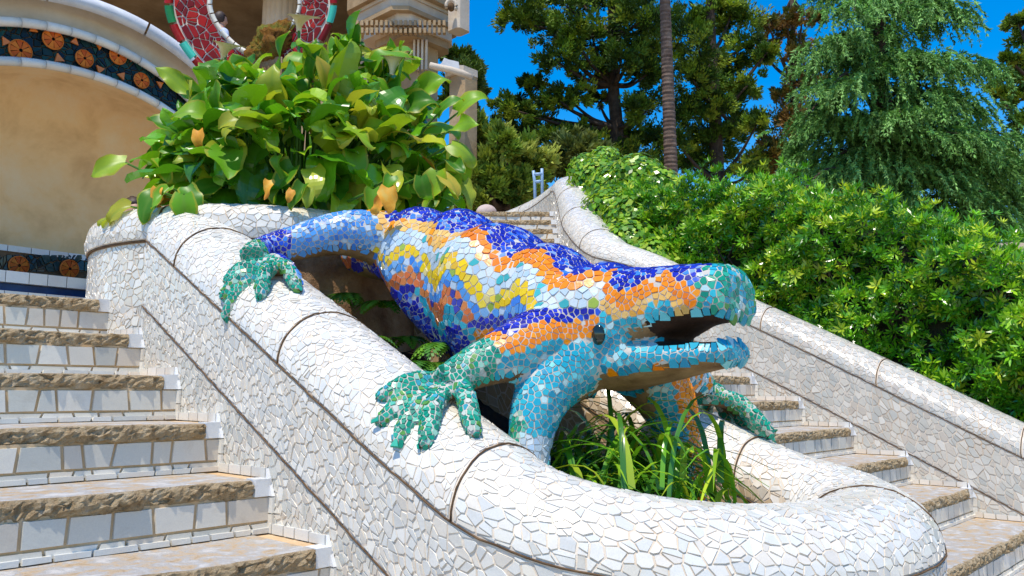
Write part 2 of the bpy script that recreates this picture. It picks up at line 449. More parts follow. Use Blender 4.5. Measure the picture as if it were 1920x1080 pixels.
def clad(sw, root, bands, breaks, size, gap, seed, colf_by_band, n=290, keep=None, tilt=.0012, jr=.0027, th=.0016):
    """bands: list of (t0,t1); breaks: list of u values for each band; joints drawn at band edges and breaks"""
    rng = np.random.default_rng(seed); tiles = []; j = .008
    for bi, (t0, t1) in enumerate(bands):
        us = [0]+list(breaks[bi])+[sw.len]
        for a, b in zip(us[:-1], us[1:]):
            if b-a < .05: continue
            ta = t0+(j if bi else 0); tb = t1-(j if bi < len(bands)-1 else 0)
            tiles += patch_tiles(sw, a+(j if a > 0 else 0), b-(j if b < sw.len else 0), ta, tb, size[bi], gap[bi], rng, colf_by_band[bi], keep=keep, tilt=tilt, th=th)
            if a > 0: sw.line('joint', [(a, t) for t in np.linspace(t0, t1, 22)], jr, M['joint'], root)
        if bi: sw.line('joint', [(u, t0) for u in np.linspace(0, sw.len, int(sw.len/.03))], jr, M['joint'], root)
    if n == 0: return tiles
    emit(tiles, root, M['tile'], n=n)

# basin: U of wall and fat coping, open at the planter
def zs_left(y): return .345+.51*y
ctrl = [(.2, 1.32, zs_left(1.32)), (.2, .9, zs_left(.9)), (.2, .45, zs_left(.45)), (.2, 0, zs_left(0)), (.2, -.33, zs_left(-.33)), (.225, -.56, .065),
        (.34, -.76, .005), (.55, -.91, -.03), (.86, -1.0, -.045), (1.17, -1.01, -.035), (1.35, -.88, .0), (1.385, -.64, .06), (1.36, -.2, .25), (1.34, .3, .505), (1.33, .7, .705), (1.32, 1.15, .935)]
bas = Sweep(ctrl, .2, .172, .5, .3)
basin = empty('fountain_basin'); tag(basin, 'long white broken-tile basin with rounded coping that the lizard straddles', 'basin')
bas.base('wall_core', M['grout_pale'], basin)
def u_near(x, y):
    return bas.L[np.argmin((bas.P[:, 0]-x)**2+(bas.P[:, 1]-y)**2)]
cb = [u_near(.2, 1.06), u_near(.2, .313), u_near(.2, -.456), u_near(1.2, -1.0), u_near(1.37, -.56), u_near(1.34, .2)]
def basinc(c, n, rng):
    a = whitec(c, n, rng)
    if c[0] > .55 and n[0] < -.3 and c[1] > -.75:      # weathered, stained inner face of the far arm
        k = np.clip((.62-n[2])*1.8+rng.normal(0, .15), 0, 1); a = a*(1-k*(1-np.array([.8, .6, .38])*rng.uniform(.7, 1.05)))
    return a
w0, w1 = bas.wo, bas.wo+bas.arc
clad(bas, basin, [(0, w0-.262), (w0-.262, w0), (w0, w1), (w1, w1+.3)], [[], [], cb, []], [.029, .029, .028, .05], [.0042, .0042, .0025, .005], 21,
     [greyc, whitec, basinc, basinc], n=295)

# right balustrade: lower flight, then it bends and follows the upper flight
def cl(lat, d, z): p = CAM+RT*lat+FH*d; return (p[0], p[1], z)      # lateral / forward distance -> world
balr = empty('balustrade'); tag(balr, 'sloping white broken-tile balustrade running down in front of the hedge', 'balustrade')
bal = Sweep([cl(-1.4, 12.2, 2.6), cl(-.7, 11.6, 2.62), cl(-.1, 11.0, 2.64), cl(.36, 10.2, 2.66), cl(.6, 9.5, 2.68), cl(.66, 9.0, 2.62), cl(.67, 8.2, 2.24), cl(.68, 7.4, 1.86), (4.06, 2.0, 1.5),
    (4.09, 1.6, 1.315), (4.09, 1.3, 1.16), (4.09, .8, .905), (4.09, .3, .656), (4.09, -.3, .344), (4.09, -1., -.02), (4.09, -1.9, -.48)], .2, .172, .66, .3)
def ub(y):
    d = np.abs(bal.P[:, 1]-y)+np.where(bal.P[:, 0] > 4.03, 0, 9); return bal.L[np.argmin(d)]
w0, w1 = bal.wo, bal.wo+bal.arc; u1 = ub(1.55)
bal.base('wall_core', M['grout_pale'], balr)
bt = clad(bal, balr, [(.12, w0-.31), (w0-.31, w0), (w0, w1)], [[], [], [u1-4.6, u1-3.4, u1-2.5, u1-1.6, u1-.75, ub(1.4), ub(.66), ub(-.08), ub(-.84), ub(-1.6)]], [.044, .044, .034], [.005, .005, .003], 22,
    [greyc, greyc, lambda c, n, r: greyc(c, n, r)*.86 if c[1] < 1.4 else whitec(c, n, r)], n=0, tilt=.0006)
emit(bt, balr, M['tile'], n=295)

# ------------------------------------------------------------------ round planter
PC = np.array([.79, 1.72]); PR = .81; PZ = 1.03
planter = empty('planter'); tag(planter, 'round white broken-tile planter full of calla lilies above the basin', 'planter')
class Lathe:
    def __init__(s, c, prof):
        s.c = np.asarray(c); s.p = np.asarray(prof, float); d = np.linalg.norm(np.diff(s.p, axis=0), axis=1)
        s.L = np.concatenate([[0], np.cumsum(d)]); s.len = s.L[-1]; s.r0 = s.p[:, 0].max()
        T = np.gradient(s.p, axis=0); s.n = nrm(np.stack([T[:, 1], -T[:, 0]], 1))
    def __call__(s, u, t):
        th = np.asarray(u)/s.r0; r = np.interp(t, s.L, s.p[:, 0]); z = np.interp(t, s.L, s.p[:, 1])
        nr = np.interp(t, s.L, s.n[:, 0]); nz = np.interp(t, s.L, s.n[:, 1])
        pos = np.stack([s.c[0]+r*np.cos(th), s.c[1]+r*np.sin(th), z], 1)
        return pos, nrm(np.stack([nr*np.cos(th), nr*np.sin(th), nz], 1))
    def base(s, name, mat, parent, a0, a1, off=-.001, n=80):
        us = np.linspace(a0, a1, n)*s.r0; P = np.zeros((n, len(s.p), 3))
        for j, t in enumerate(s.L):
            p, nn = s(us, np.full(n, t)); P[:, j] = p+nn*off
        return grid_mesh(name, P, mat, parent)
wallp = Lathe(PC, [(PR, .3), (PR, .7), (PR, PZ)])
rimp = Lathe(PC, [(PR+.012, PZ+.006), (PR+.02, PZ+.05), (PR+.012, PZ+.085)]+[(PR-.075+.087*math.cos(a), PZ+.085+.075*math.sin(a)) for a in np.linspace(.3, math.pi/2, 6)]+[(PR-.16, PZ+.155), (PR-.22, PZ+.12), (PR-.23, PZ-.05)])
A0, AM, A1 = R(85), R(222), R(335)
wallp.base('wall_core', M['grout_pale'], planter, A0, AM)
wallp.base('bare_wall', M['rock'], planter, AM, A1, off=-.02)
rimp.base('rim_core', M['grout_pale'], planter, R(0), R(360))
prng = np.random.default_rng(5); tl = []
tl += patch_tiles(wallp, A0*wallp.r0, AM*wallp.r0, .1, wallp.len-.006, .031, .004, prng, whitec)
for a, b in ((R(60), R(207)), (R(207), R(345))):
    tl += patch_tiles(rimp, a*rimp.r0+.006, b*rimp.r0-.006, .004, rimp.len-.2, .033, .003, prng, whitec)
emit(tl, planter, M['tile'], n=290)
for a in (R(207),):
    p, nn = rimp(np.full(20, a*rimp.r0), np.linspace(0, rimp.len-.2, 20)); mesh('joint', *tube_vf(p+nn*.001, .0045, 6), M['joint'], planter, smooth=True)
th = np.linspace(A0, A1, 90); mesh('joint', *tube_vf(np.stack([PC[0]+(PR+.006)*np.cos(th), PC[1]+(PR+.006)*np.sin(th), np.full(90, PZ+.002)], 1), .0055, 6), M['joint'], planter, smooth=True)
th = np.linspace(0, 2*math.pi, 48, endpoint=False)
mesh('soil', [(PC[0]+(PR-.2)*math.cos(a), PC[1]+(PR-.2)*math.sin(a), PZ+.08) for a in th], [tuple(range(48))], M['soil'], planter)
# ------------------------------------------------------------------ lizard sculpture
def remesh_union(parts, vox, smooth_it=6):
    V, Fc = join(parts)
    me = bpy.data.meshes.new('tmp'); me.from_pydata(V.tolist(), [], Fc)
    o = bpy.data.objects.new('tmp', me); COL.objects.link(o)
    m = o.modifiers.new('r', 'REMESH'); m.mode = 'VOXEL'; m.voxel_size = vox
    m2 = o.modifiers.new('s', 'SMOOTH'); m2.iterations = smooth_it; m2.factor = .5
    dg = bpy.context.evaluated_depsgraph_get(); dg.update()
    ev = o.evaluated_get(dg); res = bpy.data.meshes.new_from_object(ev)
    bpy.data.objects.remove(o); bpy.data.meshes.remove(me)
    return res
def loft(st, seg=28, sup=2.3, axis_pts=None):
    """st: (center(3), side(3) unit, halfwidth, up(3) unit, hh_up, hh_down)"""
    V = []; Fc = []; n = len(st)
    for c, sd, hw, u, hu, hd in st:
        c, sd, u = map(np.asarray, (c, sd, u))
        for k in range(seg):
            a = 2*math.pi*k/seg; ca, sa = math.cos(a), math.sin(a)
            x = math.copysign(abs(ca)**(2/sup), ca)*hw; y = math.copysign(abs(sa)**(2/sup), sa)*(hu if sa > 0 else hd)
            V.append(c+sd*x+u*y)
    for i in range(n-1):
        for k in range(seg):
            a, b = i*seg+k, i*seg+(k+1) % seg; Fc.append((a, b, b+seg, a+seg))
    Fc.append(tuple(range(seg))[::-1]); Fc.append(tuple((n-1)*seg+k for k in range(seg)))
    return V, Fc
LX = .75
# (y, z centre, half width, up, down)
BODY = np.array([(.93, 1.0, .07, .06, .06), (.86, 1.0, .14, .10, .1), (.74, .98, .17, .15, .11), (.6, .95, .18, .19, .14), (.45, .90, .20, .215, .25), (.28, .86, .22, .225, .34),
    (.06, .78, .24, .22, .32), (-.14, .705, .235, .21, .235), (-.32, .645, .225, .185, .2), (-.45, .62, .20, .175, .18), (-.56, .62, .175, .165, .14)])
def body_at(y):
    ys = BODY[::-1, 0]; return [np.interp(y, ys, BODY[::-1, k]) for k in range(1, 5)]
parts = []
stn = catmull(BODY, 5)
sx = np.array([1., 0, 0]); axs = nrm(np.array([0, -.42, 1.0]))*np.array([1, 1, 1])
def bumpy(y): return .026*math.sin(y*2*math.pi/.235+.6)
def sidey(y): return .022*math.sin(y*2*math.pi/.42+.4)
parts.append(loft([((LX+.02*math.sin(y*3), y, z), sx, hw+sidey(y), (0, 0, 1), hu+bumpy(y), hd) for y, z, hw, hu, hd in stn]))
def headc(st, n):
    a = np.array(st); a[:, 0] = -.46+(a[:, 0]+.46)*.80; return catmull(a, n)
up_j = headc([(-.46, .645, .19, .165, .10), (-.56, .645, .185, .152, .095), (-.64, .65, .175, .142, .09), (-.71, .655, .165, .136, .07), (-.78, .66, .15, .128, .05), (-.86, .662, .13, .122, .045), (-.92, .66, .11, .115, .04), (-.945, .658, .095, .085, .034)], 4)
parts.append(loft([((LX, y, z), sx, hw, (0, 0, 1), hu, hd) for y, z, hw, hu, hd in up_j], sup=2.5))
lo_j = headc([(-.42, .52, .175, .07, .10), (-.56, .518, .17, .062, .078), (-.66, .518, .158, .055, .062), (-.74, .52, .143, .046, .05), (-.82, .524, .122, .038, .042), (-.89, .528, .098, .034, .036), (-.93, .532, .072, .028, .026)], 4)
parts.append(loft([((LX, y, z), sx, hw, (0, 0, 1), hu, hd) for y, z, hw, hu, hd in lo_j], sup=2.5))
# limbs: tube through points with radii
def limb(P, rr, n=5, seg=16):
    Q = catmull(np.column_stack([np.array(P, float), np.array(rr, float)]), n)
    return tube_vf(Q[:, :3], np.column_stack([Q[:, 3], Q[:, 4]]), seg)
LT = .0
parts.append(limb([(.68, .62, 1.02), (.5, .70, 1.035), (.34, .80, .985), (.22, .80, .945), (.12, .70, .90)], [(.12, .12), (.088, .088), (.066, .066), (.052, .052), (.05, .045)]))   # left hind
parts.append(limb([(.80, .60, 1.0), (1.0, .68, 1.03), (1.17, .66, 1.0), (1.31, .58, .90)], [(.12, .12), (.09, .09), (.065, .065), (.05, .045)]))                                    # right hind
parts.append(limb([(.72, -.34, .60), (.54, -.33, .58), (.40, -.30, .535), (.29, -.24, .485), (.2, -.22, .44)], [(.16, .15), (.115, .115), (.085, .085), (.065, .06), (.055, .045)]))            # left fore
parts.append(limb([(.60, -.36, .52), (.47, -.36, .42), (.41, -.36, .28), (.40, -.37, .12)], [(.13, .13), (.085, .09), (.06, .065), (.055, .055)]))                                   # its foot inside the basin
parts.append(limb([(.80, -.34, .60), (1.0, -.36, .57), (1.17, -.38, .50), (1.32, -.38, .44)], [(.15, .15), (.11, .11), (.08, .08), (.06, .05)]))                                    # right fore
parts.append(limb([(.95, -.38, .52), (1.05, -.42, .36), (1.08, -.44, .2), (1.1, -.45, .05)], [(.13, .13), (.1, .09), (.075, .07), (.06, .06)]))
# toes pressed on the coping
BT = bas; _us = np.linspace(0, bas.len, 400); _ts = np.linspace(bas.wo-.15, bas.wo+bas.arc, 70)
UU, TT = np.meshgrid(_us, _ts, indexing='ij'); GP, GN = bas(UU.ravel(), TT.ravel()); gx, gy, gd = proj(GP)
def on_coping(px, py, far=False, lift=.0):
    face = np.einsum('ij,ij->i', GN, CAM-GP) > 0
    sel = face & ((GP[:, 0] > .8) if far else (GP[:, 0] < .8))
    d = (gx-px)**2+(gy-py)**2+np.where(sel, 0, 1e9); i = np.argmin(d); return GP[i]+GN[i]*lift, GN[i]
def toes(palm, palm_r, tips, rad, far=False):
    pc = np.asarray(palm)
    for tp in tips:
        if len(tp) == 2: e, nn = on_coping(tp[0], tp[1], far)
        else: e = np.array(tp); nn = np.array([0, 0, 1.])
        L = np.linalg.norm(e-pc); k = pc+(e-pc)*.5+nn*(.026+.06*L)
        b = pc+(e-pc)*.18+nn*.012
        k2 = pc+(e-pc)*.8+nn*(.016+.02*L)
        parts.append(limb([b, k, k2, e+nn*.008], [(rad*1.1, rad*1.1), (rad*1.0, rad*1.0), (rad*1.0, rad*1.0), (rad*.62, rad*.6)], 4, 14))
    parts.append(loft([(pc+np.array([0, 0, z]), np.array([1, 0, 0]), palm_r*s, np.array([0, 1, 0]), palm_r*s, palm_r*s) for z, s in ((-.05, .6), (-.025, .95), (0, 1), (.02, .85), (.034, .45))], 18))
pl, _ = on_coping(838, 735, lift=.03); toes(pl, .05, [(712, 752), (712, 796), (745, 838), (797, 838), (893, 824)], .0265)
ph, _ = on_coping(515, 512, lift=.03); toes(ph, .05, [(424, 532), (420, 562), (424, 600), (488, 563), (560, 552)], .025)
toes((1.38, -.38, .42), .058, [(1.55, -.26, .3), (1.58, -.36, .27), (1.58, -.46, .22), (1.55, -.55, .2), (1.39, -.62, .26)], .026)
toes((1.34, .58, .9), .058, [(1.51, .7, .8), (1.54, .6, .77), (1.54, .5, .72), (1.46, .4, .73)], .024)
lz = empty('lizard_sculpture'); tag(lz, 'large open-mouthed lizard sculpture covered in multicoloured mosaic straddling the white basin', 'sculpture')
body_me = remesh_union(parts, .009, 4)
body_me.name = 'body'
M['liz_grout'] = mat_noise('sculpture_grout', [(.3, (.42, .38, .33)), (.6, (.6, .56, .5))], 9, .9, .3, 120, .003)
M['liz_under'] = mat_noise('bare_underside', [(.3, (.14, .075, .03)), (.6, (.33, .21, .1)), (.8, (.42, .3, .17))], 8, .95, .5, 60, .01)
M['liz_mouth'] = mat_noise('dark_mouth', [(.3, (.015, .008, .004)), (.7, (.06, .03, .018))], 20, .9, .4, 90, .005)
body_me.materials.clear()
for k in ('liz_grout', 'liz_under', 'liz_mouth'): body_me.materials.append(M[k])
nv = len(body_me.vertices); co = np.empty(nv*3, np.float32); body_me.vertices.foreach_get('co', co); co = co.reshape(-1, 3).astype(float)
npz = len(body_me.polygons); pc_ = np.empty(npz*3, np.float32); body_me.polygons.foreach_get('center', pc_); pc_ = pc_.reshape(-1, 3).astype(float)
pn_ = np.empty(npz*3, np.float32); body_me.polygons.foreach_get('normal', pn_); pn_ = pn_.reshape(-1, 3).astype(float)
pa_ = np.empty(npz, np.float32); body_me.polygons.foreach_get('area', pa_)
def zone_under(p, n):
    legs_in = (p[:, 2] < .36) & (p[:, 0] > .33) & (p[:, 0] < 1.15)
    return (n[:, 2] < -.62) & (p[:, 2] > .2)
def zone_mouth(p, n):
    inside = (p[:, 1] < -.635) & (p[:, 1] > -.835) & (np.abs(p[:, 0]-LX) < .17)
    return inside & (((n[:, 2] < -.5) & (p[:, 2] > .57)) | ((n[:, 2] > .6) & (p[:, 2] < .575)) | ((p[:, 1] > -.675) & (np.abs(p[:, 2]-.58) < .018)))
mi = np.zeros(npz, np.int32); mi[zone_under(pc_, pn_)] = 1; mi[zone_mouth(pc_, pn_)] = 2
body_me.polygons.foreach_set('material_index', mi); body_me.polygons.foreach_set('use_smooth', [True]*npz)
link(bpy.data.objects.new('body', body_me), lz)
# ---- mosaic pieces
BLUES = [(.012, .02, .36), (.02, .04, .5), (.03, .1, .62), (.015, .015, .28), (.05, .22, .72), (.2, .32, .68)]
ORANGE = [(.85, .25, .004), (.8, .215, .004), (.86, .28, .01), (.78, .19, .006)]
SAND = [(.76, .45, .12), (.78, .5, .17), (.74, .38, .07), (.82, .3, .02)]
PALE = [(.5, .62, .7), (.58, .67, .72), (.42, .56, .7), (.66, .72, .75), (.06, .4, .42)]
YELLOW = [(.86, .57, .008), (.8, .6, .06), (.83, .5, .03), (.78, .66, .28), (.3, .42, .06)]
LBLUE = [(.09, .32, .72), (.05, .22, .68), (.22, .45, .75), (.5, .62, .74)]
RUST = [(.68, .17, .05), (.72, .24, .07), (.6, .14, .06), (.05, .06, .4)]
CYAN = [(.02, .36, .5), (.04, .45, .56), (.015, .28, .44), (.14, .55, .62), (.45, .66, .68)]
GREEN = [(.01, .3, .19), (.03, .38, .26), (.01, .2, .14), (.1, .45, .33), (.1, .3, .06), (.3, .56, .44), (.55, .58, .5), (.05, .33, .4)]
BROWN = [(.34, .2, .08), (.42, .27, .12), (.3, .2, .1), (.45, .34, .2)]
def pick(L, rng): return np.array(L[min(len(L)-1, int(rng.random()**2.6*len(L)))])
def footy(p):
    if p[0] < .19 and p[1] < .25: return True
    if np.linalg.norm((p-pl)*np.array([1, 1, 1])) < .26 and p[0] < (.31 if p[2] > pl[2]-.02 else .36) and p[2] > pl[2]-.25: return True
    if np.linalg.norm(p-ph) < .28 and p[0] < .165: return True
    return p[0] > 1.3
def liz_colour(p, n, rng):
    y = p[1]
    if footy(p): return pick(GREEN, rng), 'foot'
    if p[0] < .36 and y > .5: return (pick(BLUES, rng) if p[0] < .3 else pick(LBLUE, rng)), 'leg'
    if p[0] > 1.1: return pick(ORANGE if rng.random() < .4 else PALE if rng.random() < .5 else CYAN, rng), 'leg'
    wob = .17*math.sin(y*2*math.pi/.3)
    if y < -.50:                                # head
        h = p[2]+.025*math.sin(y*30)
        if y < -.785 and h > .6: return pick(CYAN if rng.random() < .4 else GREEN, rng), 'head'
        if h > .735: return pick(BLUES, rng), 'head'
        if h > .682: return pick(ORANGE, rng), 'head'
        if h > .645 and y > -.76: return pick(SAND, rng), 'head'
        if h > .49: return pick(CYAN, rng), 'head'
        return (pick(LBLUE, rng) if y < -.68 else pick(ORANGE, rng)), 'head'
    zc, hw, hu, hd = body_at(y)
    phi = math.atan2(abs(p[0]-LX)/hw, (p[2]-zc)/((hu if p[2] > zc else hd)))
    if p[0] < .56 and y < -.0 and p[2] < .66:     # fore limb
        h = p[2]-(.50+.22*(p[0]-.25))+.012*math.sin(p[0]*40)
        if h > .075: return pick(BLUES[:4], rng), 'leg'
        if h > .02: return pick(ORANGE, rng), 'leg'
        if p[2] < .3: return pick(PALE, rng), 'leg'
        return pick(CYAN, rng), 'leg'
    if p[0] < .56 and y > .5: return pick(LBLUE, rng), 'leg'
    a = phi+wob
    if a < .66: return pick(BLUES, rng), 'back'
    if a < 1.0: return pick(ORANGE if y < .12 else SAND, rng), 'body'
    if a < 1.32: return pick(PALE, rng), 'body'
    if a < 1.58: return pick(YELLOW, rng), 'body'
    if a < 1.78: return pick(LBLUE, rng), 'body'
    if a < 1.98: return pick(RUST, rng), 'body'
    if a < 2.15: return (pick(CYAN, rng) if y < .35 else pick(BLUES, rng)), 'body'
    return pick(BLUES if y > .0 else CYAN, rng), 'back'
SZ = {'foot': .0128, 'leg': .0165, 'head': .0165, 'back': .018, 'body': .0245}
lr = np.random.default_rng(3)
ok = mi == 0
ok &= pc_[:, 2] > -.05
idx = np.where(ok)[0]; pr_ = pa_[idx]/pa_[idx].sum()
cand = lr.choice(idx, 66000, p=pr_); lr.shuffle(cand)
hashg = {}; seeds = []; zcache = {}
for i in cand:
    n = pn_[i]; jt = lr.normal(0, .003, 3); p = pc_[i]+jt-n*(jt@n)
    if i not in zcache: zcache[i] = liz_colour(p, n, lr)
    c, zn = zcache[i]; s = SZ[zn]*.82; key = tuple((p/.03).astype(int)); bad = False
    for a in (-1, 0, 1):
        for b in (-1, 0, 1):
            for g in (-1, 0, 1):
                for q in hashg.get((key[0]+a, key[1]+b, key[2]+g), ()):
                    d2 = (p[0]-q[0])**2+(p[1]-q[1])**2+(p[2]-q[2])**2
                    if d2 < (.5*(s+q[3]))**2: bad = True; break
                if bad: break
            if bad: break
        if bad: break
    if bad: continue
    hashg.setdefault(key, []).append((p[0], p[1], p[2], s)); seeds.append((p, n, c, s))
kd = kdtree.KDTree(len(seeds))
for i, s in enumerate(seeds): kd.insert(s[0], i)
kd.balance()
tl = []
for i, (p, n, c, s) in enumerate(seeds):
    t, u, v = frame(n, (.3, .1, 1)); hb = s*1.5; g = .0022*lr.uniform(.7, 1.4)
    poly = [(-hb, -hb), (hb, -hb), (hb, hb), (-hb, hb)]
    for q, j, d in kd.find_n(p, 16):
        if j == i: continue
        e = np.array(q)-p; 
        if np.dot(seeds[j][1], n) < -.2: continue
        ex, ey = np.dot(e, u), np.dot(e, v); L = math.hypot(ex, ey)
        if L < 1e-5: continue
        f = s/(s+seeds[j][3])
        poly = clip(poly, ex/L, ey/L, max(L*f, d*f*.9)-g/2)
        if len(poly) < 3: break
    if len(poly) < 3 or parea(poly) < 2e-5: continue
    A = np.array(poly); off = lr.normal(0, .0008)
    r2 = (A**2).sum(1); curv = 6.0 if s < .02 else 1.6
    B = p+A[:, :1]*u+A[:, 1:]*v-np.outer(r2*curv, n); N = np.tile(n, (len(B), 1))
    V, Fc = tile_vf(B+n*(off+.0006), N, .0018, .06)
    tl.append((V, Fc, np.clip(c*lr.uniform(.88, 1.1), 0, .85), screen_area(B, N)))
emit(tl, lz, M['mosaic'], n=295)
# eyes
M['eye'] = new_mat('glossy_dark_eye')[0]; b = M['eye'].node_tree.nodes['Principled BSDF']
b.inputs['Base Color'].default_value = (.012, .02, .012, 1); b.inputs['Roughness'].default_value = .08; b.inputs['Coat Weight'].default_value = .6
def ellipsoid(c, r, ax=None, nu=16, nvv=10):
    V = []; Fc = []; ax = np.eye(3) if ax is None else np.asarray(ax)
    for i in range(nvv+1):
        a = math.pi*i/nvv
        for k in range(nu):
            b_ = 2*math.pi*k/nu
            V.append(np.asarray(c)+np.array([r[0]*math.sin(a)*math.cos(b_), r[1]*math.sin(a)*math.sin(b_), r[2]*math.cos(a)])@ax)
    for i in range(nvv):
        for k in range(nu):
            a, b_ = i*nu+k, i*nu+(k+1) % nu; Fc.append((a, a+nu, b_+nu, b_))
    return V, Fc
bvh = BVHTree.FromPolygons(co.tolist(), [tuple(p.vertices) for p in body_me.polygons])
for sgn in (-1, 1):
    hit = bvh.ray_cast(Vector((LX+sgn*.6, -.49, .588)), Vector((-sgn, 0, 0)))[0]
    ex = hit[0] if hit else LX+sgn*.19
    mesh('eye', *ellipsoid((ex+sgn*-.009, -.49, .588), (.018, .025, .033)), M['eye'], lz, smooth=True)

print('lizard tiles', len(tl))
# ------------------------------------------------------------------ niche, bench and hall (left background)
NF = nrm(np.array([-.1, 1., 0])); RTN = np.array([NF[1], -NF[0], 0])
def onv(x, y, D, N=FH):               # pixel -> point on the upright plane at distance D along N
    r = FW+RT*(x-960)/F-UP*(y-540)/F; return CAM+r*(D/np.dot(r, N))
M['ochre'] = mat_noise('ochre_plaster', [(.28, (.66, .4, .18)), (.5, (.86, .58, .28)), (.72, (.87, .68, .42))], 2.2, .9, .25, 40, .01, 8)
M['beige'] = mat_noise('beige_render', [(.3, (.5, .39, .26)), (.7, (.66, .55, .42))], 3, .9, .3, 60, .006)
M['coping'] = mat_noise('grey_coping', [(.3, (.5, .5, .52)), (.7, (.7, .7, .7))], 5, .8, .3, 60, .006)
M['sand'] = mat_noise('sandstone', [(.3, (.26, .17, .085)), (.55, (.42, .29, .16)), (.8, (.55, .42, .28))], 1.3, .9, .4, 18, .02, 8)
M['sand_pale'] = mat_noise('pale_sandstone', [(.3, (.5, .4, .3)), (.7, (.68, .58, .46))], 2.0, .9, .4, 18, .02, 8)
ND = 6.4
niche = empty('arched_niche'); tag(niche, 'ochre arched niche wall with a band of dark tiles and orange discs', 'niche wall')
def ell(a, b, th, D=ND): return onv(-10-a*math.cos(th), 470-b*math.sin(th), D, NF)
TH = np.linspace(R(-6), R(186), 70)
def strip(name, a0, b0, a1, b1, D0, D1, mat, parent, smooth=True):
    P = np.array([[ell(a0, b0, t, D0), ell(a1, b1, t, D1)] for t in TH]); return grid_mesh(name, P, mat, parent, smooth=smooth)
# recess
rr = np.linspace(0, 1, 16); P = np.zeros((70, 16, 3))
for i, t in enumerate(TH):
    for k, q in enumerate(rr):
        P[i, k] = ell(476*1.0*q, 352*q, t, ND+.75*math.sqrt(max(0, 1-q**3))+.1)
grid_mesh('recess', P, M['ochre'], niche)
strip('band_bed', 478, 354, 485, 428, ND+.06, ND+.06, M['joint'], niche)
strip('wall_face', 485, 428, 532, 480, ND+.02, ND+.02, M['beige'], niche)
strip('reveal', 476, 352, 476, 352, ND, ND+.12, M['beige'], niche)
for (a, b, rad, nm) in ((480, 356, .034, 'lower_trim'), (487, 430, .036, 'upper_trim')):
    nseg = 34
    for k in range(nseg):
        t0, t1 = TH[0]+(TH[-1]-TH[0])*k/nseg, TH[0]+(TH[-1]-TH[0])*(k+1)/nseg; g = .0022
        pts = [ell(a, b, t, ND) for t in np.linspace(t0+g, t1-g, 4)]
        o = mesh('tile', *tube_vf(pts, rad, 10), M['tile'], niche, smooth=True, cols=None)
        at_ = o.data.attributes.new('Col', 'FLOAT_COLOR', 'FACE'); c = np.ones((len(o.data.polygons), 4), np.float32); c[:, :3] = whitec(0, 0, prng); at_.data.foreach_set('color', c.ravel())
# coping, in long stones
for k in range(9):
    t0, t1 = TH[0]+(TH[-1]-TH[0])*k/9+.004, TH[0]+(TH[-1]-TH[0])*(k+1)/9-.004; pp = []
    for t in np.linspace(t0, t1, 9):
        pp.append([ell(532, 478, t, ND+.3), ell(530, 476, t, ND-.1), ell(540, 490, t, ND-.14), ell(548, 502, t, ND-.08), ell(548, 503, t, ND+.3)])
    grid_mesh('coping_stone', np.array(pp), M['coping'], niche)
# dark tile band with orange discs
class BandS:
    def __call__(s, u, t):
        th_ = np.asarray(u)/1.85; k = np.asarray(t)/.31
        P = np.array([ell(480+5*q, 357+71*q, a, ND+.055) for a, q in zip(th_, k)]); return P, np.tile(-NF, (len(P), 1))
DARKS = [(.008, .04, .05), (.01, .055, .06), (.006, .022, .04), (.012, .065, .06), (.006, .018, .022)]
tl = patch_tiles(BandS(), 1.85*R(60), 1.85*R(160), .012, .295, .06, .007, prng, lambda c, n, r: np.array(DARKS[r.integers(5)]), th=.006)
emit(tl, niche, M['clean_tile'], n=120)
OR = [(.75, .2, .02), (.7, .15, .015), (.6, .1, .01)]
def disc(px, py, r, D, parent, dull=1.):
    c = onv(px, py, D, NF); rad = r/F*D; V = []; Fc = []; cols = []
    for k in range(9):                                                # nine wedges and a hub, slightly domed
        a0, a1 = 2*math.pi*k/9+.05, 2*math.pi*(k+1)/9-.05
        b = len(V)
        for (q, h) in ((.16, .012), (.9, .006)):
            for a in (a0, (a0+a1)/2, a1): V.append(c+RTN*rad*q*math.cos(a)+np.array([0, 0, 1])*rad*q*math.sin(a)-NF*h)
        for (q, h) in ((.16, .0), (.9, .0)):
            for a in (a0, (a0+a1)/2, a1): V.append(c+RTN*rad*q*math.cos(a)+np.array([0, 0, 1])*rad*q*math.sin(a)-NF*h)
        Fc += [(b, b+3, b+4, b+1), (b+1, b+4, b+5, b+2), (b+3, b+9, b+10, b+4), (b+4, b+10, b+11, b+5), (b, b+6, b+9, b+3), (b+2, b+5, b+11, b+8)]
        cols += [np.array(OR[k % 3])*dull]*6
    ring = [c+RTN*rad*q*math.cos(a)+np.array([0, 0, 1])*rad*q*math.sin(a)-NF*h for q, h in ((.9, .0), (.92, .013), (1., .008), (1.02, 0)) for a in np.linspace(0, 2*math.pi, 24, endpoint=False)]
    b = len(V); V += ring
    for j in range(3):
        for k in range(24): Fc.append((b+j*24+k, b+j*24+(k+1) % 24, b+(j+1)*24+(k+1) % 24, b+(j+1)*24+k)); cols.append(np.array((.72, .2, .03))*dull)
    mesh('disc', V, Fc, M['clean_tile'], parent, cols=np.array(cols))
for px, py, r in ((38, 95, 20), (99, 74, 19), (158, 110, 17), (221, 105, 17), (265, 151, 16)): disc(px, py, r, ND+.03, niche)
